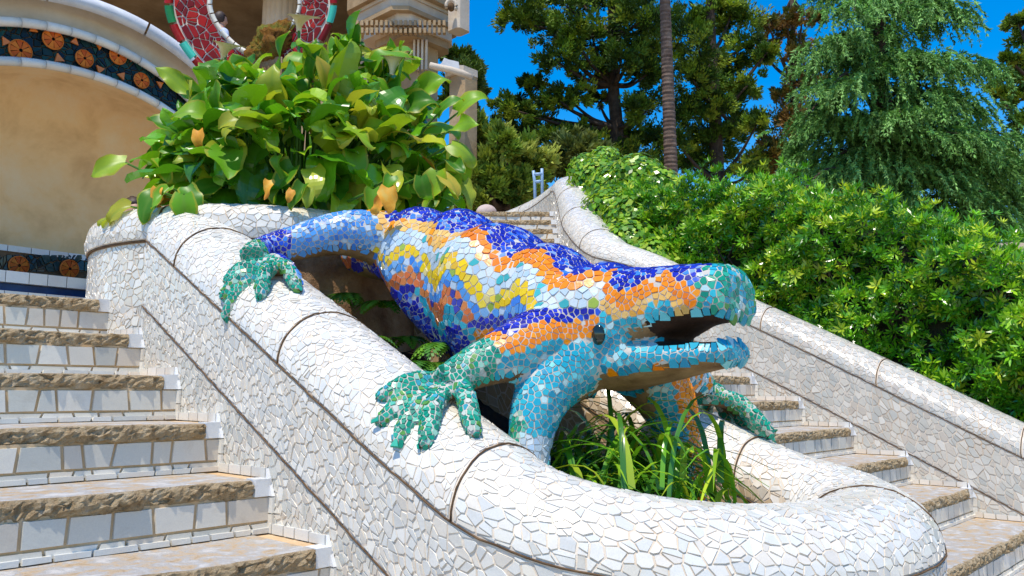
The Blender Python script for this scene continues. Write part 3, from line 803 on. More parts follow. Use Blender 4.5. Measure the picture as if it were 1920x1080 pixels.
for px, py, sz in ((10, 78, 10), (62, 55, 9), (110, 110, 11), (140, 78, 9), (186, 84, 11), (187, 130, 10), (228, 142, 10), (246, 108, 9), (290, 132, 10), (300, 158, 9)):
    a = prng.uniform(0, 6); c = onv(px, py, ND+.035, NF); r = sz/F*ND
    B = np.array([c+RTN*r*math.cos(a+k*2.1)+np.array([0, 0, 1])*r*math.sin(a+k*2.1) for k in range(3)]); B = B if np.dot(np.cross(B[1]-B[0], B[2]-B[0]), -NF) > 0 else B[::-1]
    V, Fc = tile_vf(B, np.tile(-NF, (3, 1)), .008); mesh('tile', V, Fc, M['tile'], niche, cols=np.array([OR[0]]*len(Fc)))
# bench inside the niche
BD = 6.58
bench = empty('tiled_bench'); tag(bench, 'white and dark tiled bench in the shade under the ochre niche', 'bench')
def hz(x0, x1, y0, y1, D0, D1, mat, name, parent, D2=None):
    """slab between pixel rows y0 (top) and y1 (bottom), front at D0, back at D1"""
    z0, z1 = onv(60, y0, D0, NF)[2], onv(60, y1, D0, NF)[2]
    a, b = (onv(x0, 500, D0, NF)-CAM)@RTN, (onv(x1, 500, D0, NF)-CAM)@RTN
    V, Fc = box_vf((a, D0, z1), (b, D1, z0), np.array([RTN, NF, (0, 0, 1.)]), np.array([CAM[0], CAM[1], 0])); return mesh(name, V, Fc, mat, parent)
M['seat_shade'] = mat_noise('blue_shade_base', [(.3, (.01, .03, .12)), (.7, (.02, .07, .22))], 6, .3, .1, 40, .003)  # blue shadow under the seat, put into the base colour
hz(-480, 420, 536, 620, BD+.06, BD+.7, M['seat_shade'], 'base', bench)
hz(-480, 420, 476, 514, BD+.36, BD+.8, M['joint'], 'back', bench)
x = -470
while x < 410:
    wd = prng.uniform(24, 46)
    for nm, ya, yb, D, rad in (('tile', 512, 533, BD, 0), ('tile', 465, 476, BD+.35, 0), ('tile', 549, 556, BD-.02, 0)):
        o = hz(x+.8, x+wd-.8, ya, yb, D, D+.4, M['tile'], nm, bench)
        at_ = o.data.attributes.new('Col', 'FLOAT_COLOR', 'FACE'); c = np.ones((6, 4), np.float32); c[:, :3] = whitec(0, 0, prng); at_.data.foreach_set('color', c.ravel())
    x += wd
class BackS:
    def __call__(s, u, t):
        P = np.array([onv(a/.0042-40, 511-34*b/.13, BD+.355, NF) for a, b in zip(u, t)]); return P, np.tile(-NF, (len(P), 1))
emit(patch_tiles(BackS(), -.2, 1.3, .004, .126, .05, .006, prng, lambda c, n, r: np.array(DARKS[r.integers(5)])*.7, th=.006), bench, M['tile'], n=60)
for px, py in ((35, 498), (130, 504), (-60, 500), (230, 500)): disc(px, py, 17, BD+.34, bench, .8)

# ---- columned hall on its terrace
M['hall_shade'] = mat_noise('shade_dark_plaster', [(.3, (.1, .055, .025)), (.7, (.18, .11, .06))], 1.3, .95, .3, 18, .02)  # the hall's interior shade is put into this plaster colour
hall = empty('columned_hall'); tag(hall, 'sandstone hall with fluted columns and a stepped cornice corner at top', 'building')
HD = 15.0; _a3 = np.array([RT, FH, (0, 0, 1.)]); _o3 = np.array([CAM[0], CAM[1], 0])
def hbox(name, x0, x1, y0, y1, D0, depth, mat, parent=hall, bev=0.):
    zt, zb = onv(0, y0, D0)[2], onv(0, y1, D0)[2]; a, b = (x0-960)/F*D0, (x1-960)/F*D0
    V, Fc = box_vf((a, D0, zb), (b, D0+depth, zt), _a3, _o3); return mesh(name, V, Fc, mat, parent)
hbox('terrace', -1200, 700, 190, 700, 12.2, 12, M['sand'])
hbox('back_wall', -1200, 760, -700, 260, 23, .6, M['hall_shade'])
hbox('ceiling', -1200, 700, -170, -125, HD-1.2, 10, M['sand'])  # hung low, above the view, to darken the hall
hbox('shade_side_wall', 700, 722, -170, 240, HD+1., 8.6, M['sand'])  # both sides added to keep light out of the hall
hbox('shade_side_wall', -760, -740, -170, 240, HD-1., 10.6, M['sand'])
hbox('shade_architrave', -740, 700, -126, -92, HD-1.15, .9, M['sand_pale'])  # beam added above the view to deepen the hall's shade
def column(px, D, rpx, ytop=-135, ybot=215, mat=None):
    r = rpx/F*D; c0 = onv(px, ybot, D); c1 = onv(px, ytop, D); V = []; Fc = []; n = 64
    zs = [c0[2], c0[2]+.001, c1[2]]; rs = [r*1.05, r*1.02, r*.85]
    for z, q in zip(zs, rs):
        for k in range(n):
            a = 2*math.pi*k/n; fl = 1-.055*abs(math.sin(a*8))
            V.append((c0[0]+q*(2-fl-.06)*math.cos(a)*1.0, c0[1]+q*(2-fl-.06)*math.sin(a), z))
    for j in range(len(zs)-1):
        for k in range(n): Fc.append((j*n+k, j*n+(k+1) % n, (j+1)*n+(k+1) % n, (j+1)*n+k))
    return mesh('column', V, Fc, mat or M['sand_pale'], hall, smooth=False)
for px, D, r in ((-180, 16, 42), (255, 18.5, 34), (518, 15.5, 36), (605, 18, 18), (686, 15, 40)): column(px, D, r)
# stepped cornice corner
def prism(name, px_c, half_px, y0, y1, D, mat, yaw=46.85, half2=None, parent=hall, top_scale=1.):
    zt, zb = onv(0, y0, D)[2], onv(0, y1, D)[2]; c = onv(px_c, 540, D); h = half_px/F*D; h2 = (half2 or half_px)/F*D; V = []; yw = R(yaw)
    e1 = RT*math.cos(yw)+FH*math.sin(yw); e2 = -RT*math.sin(yw)+FH*math.cos(yw); k = .28
    loop = [(-1, -1+k), (-1+k, -1), (1-k, -1), (1, -1+k), (1, 1-k), (1-k, 1), (-1+k, 1), (-1, 1-k)]
    for z, s in ((zb, 1), (zt, top_scale)):
        for a, b in loop: p = c+e1*a*h*s+e2*b*h2*s; V.append((p[0], p[1], z))
    n = 8; Fc = [tuple(range(n))[::-1], tuple(range(n, 2*n))]+[(i, (i+1) % n, (i+1) % n+n, i+n) for i in range(n)]
    return mesh(name, V, Fc, mat, parent)
CD = 14.0
corn = prism('cornice', 755, 96, -30, 4, CD, M['sand_pale'], 46.85)
prism('cornice_band', 752, 92, 4, 30, CD, M['sand'], 46.85)
prism('cornice_band', 750, 80, 30, 36, CD, M['sand_pale'], 46.85)
prism('frieze', 750, 76, 36, 54, CD, M['sand_pale'], 46.85)
prism('frieze', 752, 82, 54, 62, CD, M['sand'], 46.85)
prism('frieze', 758, 70, 62, 82, CD, M['sand_pale'], 46.85)
prism('soffit', 766, 58, 82, 96, CD, M['sand'], 46.85)
prism('pier', 775, 34, 90, 330, CD, M['sand'], 46.85)
for k in range(-9, 10):
    for rowy in (54, 40):
        px = 752+k*9
        p = onv(px, rowy, CD-76/F*CD*1.0-.06); V, Fc = box_vf((-.022, -.05, -.09), (.022, .05, 0), _a3, p); mesh('drip', V, Fc, M['sand'], hall)
for k in range(4): hbox('rib', 766+k*8, 770+k*8, 74, 130, CD-.5, .08, M['sand_pale'])
# spout block with a dark mouth
prism('spout_block', 856, 17, 2, 60, CD-.6, M['sand_pale'], 46.85); 
mesh('spout_lip', *tube_vf([onv(846+10*math.cos(a)*1.0, 14-12*math.sin(a)-2, CD-1.0) for a in np.linspace(-.6, 3.4, 12)], .03, 6), M['sand_pale'], hall, smooth=True)
mesh('spout_mouth', *ellipsoid(onv(846, 13, CD-.86), (.06, .06, .08)), M['joint'], hall, smooth=True)
# lower pier with coping and broken white crest
prism('pier_body', 866, 22, 146, 330, CD-1.2, M['sand'], 46.85); prism('pier_neck', 862, 26, 134, 147, CD-1.2, M['sand_pale'], 46.85)
pp = [onv(x_, y_, CD-1.75) for x_, y_ in ((806, 122), (820, 126), (845, 131), (868, 138), (886, 146))]; mesh('pier_coping', *tube_vf(pp, (.05, .055, .055, .055, .05), 8), M['sand_pale'], hall, smooth=True)
V = [onv(x_, y_, CD-1.5+dd) for dd in (0, .25) for x_, y_ in ((818, 126), (828, 118), (833, 108), (842, 112), (852, 114), (860, 116), (862, 130), (840, 130))]
mesh('crest', V, [tuple(range(8)), tuple(range(8, 16))[::-1]]+[(i, i+8, (i+1) % 8+8, (i+1) % 8) for i in range(8)], M['coping'], hall)

# ------------------------------------------------------------------ mosaic ring behind the lilies
RD = 4.62
ring = empty('mosaic_ring'); tag(ring, 'red mosaic ring with green edge blocks rising out of the lilies', 'mosaic ring')
M['ring_grout'] = mat_noise('white_grout', [(.3, (.6, .5, .42)), (.7, (.72, .66, .6))], 9, .9, .3, 90, .004)
def ring_pt(th, q, D):               # q 0 = inner edge, 1 = outer edge
    tap = 1-.32*max(0, -math.sin(th))**1.5
    ax_, ay_ = (80+82*q)*tap, (88+92*q)
    return onv(470+ax_*math.cos(th)+8*(1-q), 8-ay_*math.sin(th), D)
THR = np.linspace(0, 2*math.pi, 73)[:-1]
for nm, q0, D0, q1, D1 in (('face', 0.08, RD, .9, RD), ('inner_side', .08, RD, .08, RD+.16), ('outer_side', .9, RD, .9, RD+.16), ('back_face', .9, RD+.16, .08, RD+.16)):
    grid_mesh(nm, np.array([[ring_pt(t, q0, D0), ring_pt(t, q1, D1)] for t in THR]), M['ring_grout'], ring, closed_u=True)
class RingS:
    def __call__(s, u, t):
        P = np.array([ring_pt(a/.4, .12+.66*b/.2, RD-.002) for a, b in zip(u, t)]); return P, np.tile(-FH, (len(P), 1))
REDS = [(.3, .008, .006), (.24, .007, .006), (.16, .006, .006), (.38, .012, .007), (.2, .008, .007)]
emit(patch_tiles(RingS(), 0, .4*2*math.pi, 0, .2, .052, .006, prng, lambda c, n, r: np.array(REDS[r.integers(5)]), th=.005), ring, M['clean_tile'], n=150)
def ring_blocks(n, qa, qb, Da, Db, colf, nm):
    for k in range(n):
        t0, t1 = 2*math.pi*k/n+.012, 2*math.pi*(k+1)/n-.012; P = []
        ts = np.linspace(t0, t1, 4); prof = [(qa, Db), (qa, Da), ((qa+qb)/2, Da-.02), (qb, Da), (qb, Db)]
        P = np.array([[ring_pt(t, q, D) for q, D in prof] for t in ts]); o = grid_mesh(nm, P, M['clean_tile'], ring)
        a = o.data.attributes.new('Col', 'FLOAT_COLOR', 'FACE'); c = np.ones((len(o.data.polygons), 4), np.float32); c[:, :3] = colf(k); a.data.foreach_set('color', c.ravel())
GRN = [(.02, .36, .25), (.02, .2, .06), (.05, .45, .35)]
ring_blocks(30, .82, 1.0, RD-.01, RD+.17, lambda k: GRN[(k//2) % 3] if k % 2 else REDS[(k//2) % 4], 'edge_block')
ring_blocks(34, 0.0, .1, RD-.005, RD+.17, lambda k: whitec(0, 0, prng), 'inner_block')
# mossy stone inside the ring
M['moss'] = mat_noise('moss', [(.3, (.1, .035, .008)), (.48, (.3, .13, .02)), (.6, (.22, .2, .03)), (.75, (.12, .2, .03))], 9, 1, 1.0, 60, .03, 10)
ms = empty('mossy_stone'); tag(ms, 'moss covered brown stone lump standing inside the red mosaic ring', 'mossy stone')
c = onv(505, 92, RD+.02); V, Fc = ellipsoid(c, (.105, .12, .16), nu=40, nvv=28); V = np.array(V); g = np.random.default_rng(8)
bl = g.normal(0, 1, (60, 3)); bl = nrm(bl); dv = nrm(V-c); V = V+dv*(.03*np.sin(dv@bl[0]*9+1)*np.cos(dv@bl[1]*7)+.012*np.sin(dv@bl[2]*23)*np.sin(dv@bl[3]*19)+g.normal(0, .003, len(V)))[:, None]
V[:, :2] -= np.outer((V[:, 2]-c[2])*-.35, RT[:2]); mesh('lump', V, Fc, M['moss'], ms, smooth=True)
mesh('foot', *box_vf((-.1, -.08, -.5), (.1, .08, -.08), _a3, c), M['rock'], ms)
# ------------------------------------------------------------------ foliage tools
def mat_leaf(name, rough=.35, trans=.35, spec=.5, attr=True, stops=None):
    m, n, l, b = new_mat(name)
    if attr:
        a = n.new('ShaderNodeAttribute'); a.attribute_name = 'Col'; col = a.outputs['Color']
    else:
        oi = n.new('ShaderNodeObjectInfo'); col = ramp(n, l, oi.outputs['Random'], stops)
        r_ = n.nodes if False else None
        e = n.new('ShaderNodeAttribute'); e.attribute_name = 'edge'
        t = noise(n, l, 14, 4, .7)
        ad = n.new('ShaderNodeMath'); ad.operation = 'ADD'; l.new(e.outputs['Fac'], ad.inputs[0]); l.new(t.outputs[0], ad.inputs[1])
        f = ramp(n, l, ad.outputs[0], [(.98, (0, 0, 0)), (1.35, (1, 1, 1))])
        fm = n.new('ShaderNodeMath'); fm.operation = 'MULTIPLY'; fm.inputs[1].default_value = .75; l.new(f, fm.inputs[0])
        col = mixc(n, l, col, (.42, .42, .03), fm.outputs[0])
        vv = n.new('ShaderNodeAttribute'); vv.attribute_name = 'vein'
        col = mixc(n, l, col, (.2, .36, .05), vv.outputs['Fac'])
    l.new(col, b.inputs['Base Color']); b.inputs['Roughness'].default_value = rough; b.inputs['Specular IOR Level'].default_value = spec
    tr = n.new('ShaderNodeBsdfTranslucent'); l.new(mixc(n, l, col, (1., 1., .55), 1.0, 'MULTIPLY'), tr.inputs['Color'])
    mx = n.new('ShaderNodeMixShader'); mx.inputs[0].default_value = trans
    out = n['Material Output']; l.new(b.outputs[0], mx.inputs[1]); l.new(tr.outputs[0], mx.inputs[2]); l.new(mx.outputs[0], out.inputs['Surface'])
    return m
M['leaf'] = mat_leaf('leaf', .24, .3, .6)
M['needle'] = mat_leaf('needle', .6, .18, .25)
M['lily'] = mat_leaf('lily_leaf', .4, .42, .4, False, [(0, (.06, .22, .01)), (.3, (.11, .34, .014)), (.55, (.19, .46, .018)), (.72, (.32, .52, .025)), (.88, (.42, .48, .04)), (.965, (.58, .42, .05)), (.985, (.72, .28, .04))])
M['bark'] = mat_noise('bark', [(.3, (.03, .02, .014)), (.7, (.1, .07, .05))], 8, .95, .8, 30, .03)
M['dark_core'] = mat_noise('shaded_foliage_core', [(.3, (.012, .016, .006)), (.7, (.035, .035, .015))], 14, 1, .8, 30, .04)  # near-black core colour holding the shade between the leaves
M['stem'] = mat_noise('stem', [(.3, (.06, .16, .02)), (.7, (.12, .28, .04))], 9, .5, .1, 40, .002)
def quads(c, d, side, L, Wd, bend=0.):
    """diamond leaves: c base (k,3), d direction, side, lengths, widths -> (k*4,3)"""
    L = np.asarray(L)[:, None]; Wd = np.asarray(Wd)[:, None]; nn = np.cross(side, d)
    tip = c+d*L-nn*L*bend; m = c+d*L*.5
    return np.stack([c, m+side*Wd*.5, tip, m-side*Wd*.5], 1).reshape(-1, 3)
def rnd_dirs(rng, k): return nrm(rng.normal(0, 1, (k, 3)))
def cpick(L, k, rng, jit=.18):
    L = np.array(L)*np.array([1.1, 1.15, .8]); c = L[rng.integers(len(L), size=k)]*rng.uniform(1-jit, 1+jit, (k, 1)); return np.clip(c, 0, .8)
def perp(d, rng):
    s = np.cross(d, rnd_dirs(rng, len(d))); return nrm(s)
def tree(name, label, cat, trunk, trunk_r, limbs, crown_V, crown_n, cols, group=None, mat='needle'):
    root = empty(name); tag(root, label, cat, group)
    Q = catmull(trunk, 6); mesh('trunk', *tube_vf(Q, np.linspace(trunk_r[0], trunk_r[1], len(Q)), 10), M['bark'], root, smooth=True)
    for l_, r0, r1 in limbs:
        q = catmull(l_, 5); mesh('limb', *tube_vf(q, np.linspace(r0, r1, len(q)), 6), M['bark'], root, smooth=True)
    bigmesh('crown', crown_V, crown_n, M[mat], root, cols)
    return root
def pad_tree(name, label, pads, D, trunk_px, seed, cols, dens=1., jit=1.2, blade=.11, bw=.042, tr=.22, group=None, flat=.6):
    rng = np.random.default_rng(seed); VV = []; limbs = []; CT = []
    trk = [at(x, y, D) for x, y in trunk_px]
    base = trk[-1].copy(); base = np.array([base[0], base[1], 1.5]); trunk = trk[::-1]; trunk = [base]+trunk if trunk[0][2] > 1.8 else trunk
    pads = list(pads)+[(x+rng.normal(0, rx*.7), y+rng.normal(0, ry*.7)+6, rx*.75, ry*.75) for x, y, rx, ry in pads]
    for (x, y, rx, ry) in pads:
        c = at(x, y, D+rng.uniform(-jit, jit)); sx_, sz_ = rx/F*D*1.2, ry/F*D*1.32
        k = int(dens*1250*(1+sx_*sz_*3.))
        nb = max(14, int(sx_*34))                                 # sub-tufts give the pad its ragged edge
        o = rnd_dirs(rng, nb)*rng.uniform(.35, 1, (nb, 1)); sub = c+RT*o[:, :1]*sx_+FH*o[:, 1:2]*sx_*.9+np.array([0, 0, 1])*o[:, 2:3]*sz_*flat*1.3
        kk = max(26, k//nb)
        for s_ in sub:
            v = rnd_dirs(rng, kk); rr_ = rng.uniform(.15, 1, (kk, 1))**.6*rng.uniform(.17, .33)*max(sz_*1.4, .24)
            ex_ = nrm(nrm(s_-c)*.8+np.array([0, 0, .7])+rng.normal(0, .3, 3)); p = s_+v*rr_+ex_*(np.abs(v@ex_)[:, None]*rr_*1.1)
            d = nrm(v*.5+ex_*.8+rng.normal(0, .3, (kk, 3))); CT.append(np.repeat(cpick(cols, 1, rng, .3), kk, 0)*rng.uniform(.8, 1.2, (kk, 1)))
            VV.append(quads(p, d, perp(d, rng), blade*rng.uniform(.6, 1.3, kk), bw*rng.uniform(.7, 1.3, kk)))
        j = trunk[min(len(trunk)-1, max(1, int(np.argmin([abs(t[2]-(c[2]-.5)) for t in trunk]))))]
        mid = (j+c)/2+np.array([0, 0, -.15]); limbs.append(([j, mid, c], .07, .02))
    VV = np.concatenate(VV); return tree(name, label, 'tree', trunk, (tr, tr*.45), limbs, VV, 4, np.clip(np.concatenate(CT), 0, .8), group)
PINE = [(.09, .16, .018), (.16, .24, .025), (.05, .1, .012), (.24, .3, .03), (.035, .07, .01)]
p1 = [(985, 30, 45, 25), (1060, 10, 60, 28), (1140, 5, 60, 28), (1205, 35, 42, 32), (1030, 66, 45, 22), (1110, 70, 58, 26), (1185, 92, 48, 28), (1045, 116, 40, 20), (1100, 132, 42, 22), (1212, 140, 30, 28), (1062, 182, 45, 20), (1000, 160, 22, 12), (1125, 190, 26, 10), (1215, 205, 26, 25), (955, 195, 28, 14), (990, 212, 42, 18), (930, 240, 28, 20), (1000, 255, 48, 22), (1080, 250, 36, 14), (1135, 285, 50, 22), (1215, 270, 36, 28), (1195, 312, 50, 22), (1090, 305, 50, 20), (950, 285, 45, 22), (1020, 300, 50, 20)]
pad_tree('pine_tree', 'broad dark pine with layered foliage left of the palm trunk', p1, 21, [(1150, -60), (1148, 60), (1150, 160), (1156, 240), (1155, 340)], 31, PINE)
p2 = [(1290, 40, 35, 25), (1340, 28, 45, 25), (1390, 48, 38, 25), (1402, 85, 32, 18), (1310, 90, 45, 28), (1370, 120, 42, 25), (1300, 150, 40, 28), (1402, 160, 28, 20), (1350, 190, 45, 28), (1290, 220, 35, 28), (1392, 230, 32, 25), (1340, 260, 45, 28), (1300, 300, 40, 25), (1390, 300, 40, 22), (1428, 108, 16, 10), (1260, 120, 25, 25), (1265, 260, 25, 25)]
pad_tree('pine_tree', 'dense dark pine standing just right of the palm trunk', p2, 22, [(1330, -30), (1335, 100), (1340, 200), (1345, 340)], 32, PINE)
BRN = [(.16, .11, .025), (.2, .12, .03), (.1, .1, .02), (.24, .12, .04), (.08, .1, .025)]
p3 = [(1440, 45, 22, 10), (1475, 38, 25, 12), (1452, 75, 25, 12), (1490, 85, 25, 16), (1505, 30, 25, 12), (1480, 180, 22, 16), (1462, 240, 25, 25), (1500, 235, 28, 30), (1455, 300, 30, 22), (1440, 280, 20, 18), (1490, 290, 30, 25), (1520, 160, 25, 30), (1430, 330, 25, 15)]
pad_tree('conifer_tree', 'thin rusty brown conifer between the pines and the weeping cedar', p3, 24, [(1485, 0), (1487, 150), (1490, 340)], 33, BRN, dens=.7, tr=.14)
p5 = [(1908, 38, 18, 10), (1925, 70, 25, 14), (1893, 112, 16, 9), (1918, 140, 22, 14), (1872, 166, 16, 8), (1905, 190, 25, 14), (1930, 230, 30, 22), (1935, 110, 20, 14)]
pad_tree('pine_tree', 'sparse dark pine poking in at the right edge of the picture', p5, 20, [(1960, -20), (1955, 150), (1955, 330)], 35, PINE, tr=.14)
p6 = [(862, 105, 22, 14), (885, 128, 20, 14), (880, 158, 18, 18), (868, 140, 20, 18), (850, 170, 20, 20), (880, 200, 12, 10)]
pad_tree('pine_tree', 'small round pine crown showing behind the cornice corner', p6, 19, [(862, 120), (860, 200), (858, 340)], 36, [(.07, .12, .02), (.1, .15, .03), (.05, .09, .02)], tr=.12)
p7 = [(905, 300, 35, 30), (945, 320, 40, 30), (985, 300, 30, 25), (915, 350, 40, 25), (965, 355, 45, 20), (1010, 330, 25, 25), (930, 265, 25, 18), (895, 260, 15, 20), (1000, 372, 30, 12), (885, 330, 25, 30), (880, 375, 25, 20), (910, 385, 30, 12)]
pad_tree('broadleaf_shrub', 'light yellow-green feathery shrub above the distant upper stairs', p7, 13.5, [(945, 300), (945, 345), (945, 385)], 37, [(.2, .27, .04), (.27, .32, .06), (.13, .2, .03), (.32, .34, .08)], dens=1.3, jit=.6, blade=.12, bw=.05, tr=.06, flat=1.)
p8 = [(1085, 285, 30, 18), (1050, 300, 30, 18), (1120, 300, 25, 18), (1065, 265, 20, 12)]
pad_tree('broadleaf_shrub', 'dull olive shrub below the broad pine behind the stair top', p8, 15, [(1085, 290), (1085, 320), (1085, 345)], 38, [(.14, .16, .05), (.18, .2, .06), (.1, .13, .04)], dens=1.1, jit=.5, blade=.12, bw=.05, tr=.06, flat=1.)

# ---- weeping cedar
def cedar():
    D = 13.5; rng = np.random.default_rng(41)
    tips = [(1480, 275), (1500, 352), (1560, 150), (1462, 338), (1545, 335), (1600, 250), (1700, 230), (1765, 172), (1862, 108), (1815, 18), (1556, 62), (1525, 112), (1745, 95), (1855, 262), (1902, 300), (1785, 332), (1650, 330), (1700, 378), (1765, 385), (1885, 385), (1925, 250), (1600, 15), (1705, 15), (1640, 150), (1500, 220), (1580, 300), (1680, 290), (1820, 300), (1840, 350), (1930, 350), (1560, 210), (1720, 300), (1650, 60), (1690, 120), (1800, 240), (1600, 100), (1740, 40), (1650, -30), (1560, -20), (1760, -30), (1600, 370), (1860, 200), (1640, 400), (1900, 410), (1820, 420), (1940, 300), (1950, 395), (1925, 440), (1630, 200), (1660, 260), (1645, 310), (1610, 290), (1690, 200), (1885, 340), (1670, 350)]
    trunk = [np.array([*at(1655, 420, D)[:2], .8])]+[at(1655-k*2, 420-k*90, D) for k in range(0, 8)]
    VV = []; CC = []; limbs = []
    LT = [(.15, .31, .1), (.2, .39, .14), (.26, .46, .19), (.11, .25, .07), (.08, .19, .05), (.06, .14, .035)]
    for (x, y) in tips:
        dd = rng.uniform(-1.5, .8); tip = at(x, y+10, D+dd); zz = tip[2]+rng.uniform(.25, .75)
        j = np.array([*trunk[1][:2], max(1.2, zz-.3)]); j[:2] += (np.array(trunk[-1])[:2]-j[:2])*.0
        mid = j+(tip-j)*.6; mid[2] = max(j[2], tip[2])+rng.uniform(.1, .3)
        sp = catmull([j, mid, tip], 10); limbs.append(([j, mid, tip], .045, .008))
        dr = nrm(tip-j); dr[2] = 0; dr = nrm(dr); sd = np.cross(dr, (0, 0, 1))
        n = 110
        for _ in range(n):
            t = rng.uniform(.35, 1.02); i = min(len(sp)-1, int(t*(len(sp)-1))); p = sp[i]+sd*rng.normal(0, .36*(1.15-.55*t))+dr*rng.normal(0, .08); p[2] -= rng.uniform(0, .1)
            out = nrm(sd*rng.normal(0, .6)+dr*.7+np.array([0, 0, rng.uniform(-.1, .25)])); L = rng.uniform(.12, .45); m_ = 10
            s_ = np.linspace(0, 1, m_)[:, None]; q = p+out*(s_*.22)+np.array([0, 0, -1])*(s_**1.7)*L
            dirs = nrm(np.gradient(q, axis=0)); kk = 5
            qq = np.repeat(q, kk, 0); d = nrm(np.repeat(dirs, kk, 0)*.9+rng.normal(0, .38, (m_*kk, 3)))
            VV.append(quads(qq, d, perp(d, rng), rng.uniform(.05, .09, m_*kk), rng.uniform(.015, .025, m_*kk))); CC.append(np.repeat(cpick(LT, 1, rng, .25), m_*kk, 0))
    tree('weeping_cedar', 'large weeping cedar with drooping blue-green boughs above the hedge', 'tree', trunk, (.2, .08), limbs, np.concatenate(VV), 4, np.concatenate(CC))
cedar()

# ---- palm
pt = empty('palm_tree'); tag(pt, 'tall ringed palm trunk rising between the two pines', 'palm tree')
M['palm'] = mat_noise('palm_bark', [(.3, (.1, .06, .045)), (.55, (.2, .135, .1)), (.8, (.3, .22, .17))], 5, .95, .6, 30, .02)
b0 = at(1259, 345, 18.5); t0 = at(1246, -20, 18.5); ax_ = (t0-b0)/(t0[2]-b0[2]); P = []; rr_ = []
for k in range(-8, 190):
    z = b0[2]+k*.045; ph_ = k % 2; P.append(b0+ax_*(z-b0[2])); rr_.append((.158-.0004*k)*(1.0 if ph_ else .93)+.004*math.sin(k*1.7))
mesh('trunk', *tube_vf(P, np.array(rr_), 18), M['palm'], pt, smooth=False)
rng = np.random.default_rng(9); VV = []
for k in range(20):
    a = k*2.4; o = np.array([math.cos(a), math.sin(a), 0]); el = rng.uniform(.1, 1.1); s_ = np.linspace(0, 1, 40)[:, None]
    q = P[-1]+o*s_*2.3*math.cos(el)+np.array([0, 0, 1])*(s_*2.3*math.sin(el)-1.3*s_**2); d0 = nrm(np.gradient(q, axis=0)); sd = np.cross(d0, (0, 0, 1))
    for sg in (-1, 1):
        d = nrm(sd*sg+d0*.7+np.array([0, 0, -.25])); VV.append(quads(q, d, d0, np.full(40, .45), np.full(40, .04)))
VV = np.concatenate(VV); bigmesh('crown', VV, 4, M['leaf'], pt, cpick([(.06, .12, .02), (.09, .15, .03)], len(VV)//4, rng))

# ------------------------------------------------------------------ hedge
HG = [(.07, .23, .012), (.11, .33, .016), (.19, .45, .02), (.045, .15, .01), (.32, .54, .03), (.08, .26, .015), (.48, .6, .05)]
def rosette(rng, r=.075, n=9):
    k = np.arange(n); a = k*2.4+rng.uniform(0, 6); el = np.radians(rng.uniform(5, 60, n)); d = np.stack([np.cos(a)*np.cos(el), np.sin(a)*np.cos(el), np.sin(el)], 1)
    side = np.stack([-np.sin(a), np.cos(a), np.zeros(n)], 1); return quads(d*.004, d, side, r*rng.uniform(.75, 1.3, n), r*rng.uniform(.24, .34, n), .1)
def hedge_top(y): return np.interp(y, [-2.6, -1.6, -.77, -.25, .29, .9, 1.5, 2.1, 2.6], [.45, .88, 1.30, 1.60, 1.82, 2.06, 2.16, 2.2, 2.2])
def hedge_bot(y): return .30+.52*y
hedge = empty('hedge'); tag(hedge, 'glossy green pittosporum-like hedge filling the slope behind the right balustrade', 'hedge')
def rot_to(axis, spin):
    q = Vector(axis).to_track_quat('Z', 'Y').to_matrix() @ Matrix.Rotation(spin, 3, 'Z'); return np.array(q)
rng = np.random.default_rng(50); items = []
for _ in range(8200):
    y = rng.uniform(-2.2, 2.45); zt = hedge_top(y)+.05*math.sin(y*9)+.04*math.sin(y*23+1); zb = hedge_bot(y)-.1
    if rng.random() < .72:
        z = rng.uniform(zb, zt); bulge = .15*math.sin(y*5.1+z*3.3)*math.sin(z*4.7+1.1)+.09*math.sin(y*13+z*9)*math.sin(z*15-y*6)
        x = 4.58-bulge+abs(rng.normal(0, .07))+.12*max(0, (z-zt+.3)/.3)**2; nn = nrm(np.array([-1., -.15, .35+.8*max(0, (z-zt+.3)/.3)])+rng.normal(0, .35, 3))
    else:
        x = rng.uniform(4.6, 5.9); z = zt-.02+.1*math.sin(x*7+y*5)*1.0-rng.uniform(0, .1)+.05*rng.normal(); nn = nrm(np.array([-.35, -.1, 1.])+rng.normal(0, .3, 3))
    if (y > 2.05 and z < zt-.15): x += (y-2.05)*.6
    p = np.array([x, y, z]); gx_, gy_, gd_ = proj(p); vis = (-20 < gx_[0] < 1940) and (gy_[0] < 1080) and nn@(CAM-p) > 0 and x < 4.66
    items.append((gd_[0]-(3 if vis else -50)+rng.uniform(0, 1.5), p, nn, rng.uniform(.75, 1.25)))
items.sort(key=lambda t: t[0])
vars_ = []
for k in range(14):
    V = rosette(rng, .062, 9); me_o = bigmesh('leaf_cluster', V, 4, M['leaf'], None, np.repeat(cpick(HG, 1, rng, .2), len(V)//4, 0)*rng.uniform(.85, 1.15, (len(V)//4, 1))); vars_.append(me_o.data); bpy.data.objects.remove(me_o)
for k, (_, p, nn, s_) in enumerate(items[:290]):
    o = bpy.data.objects.new('leaf_cluster', vars_[k % 14]); o.rotation_euler = Matrix(rot_to(nn, rng.uniform(0, 6)).tolist()).to_euler(); o.location = p; o.scale = (s_,)*3; link(o, hedge)
VV = []; CC = []
for _, p, nn, s_ in items[290:]:
    V = rosette(rng, .056*s_, 9); VV.append(V@rot_to(nn, 0).T+p); CC.append(np.clip(np.repeat(cpick(HG, 1, rng, .2), 9, 0)*rng.uniform(.8, 1.2, (9, 1)), 0, .8))
bigmesh('foliage', np.concatenate(VV), 4, M['leaf'], hedge, np.concatenate(CC))['kind'] = 'stuff'
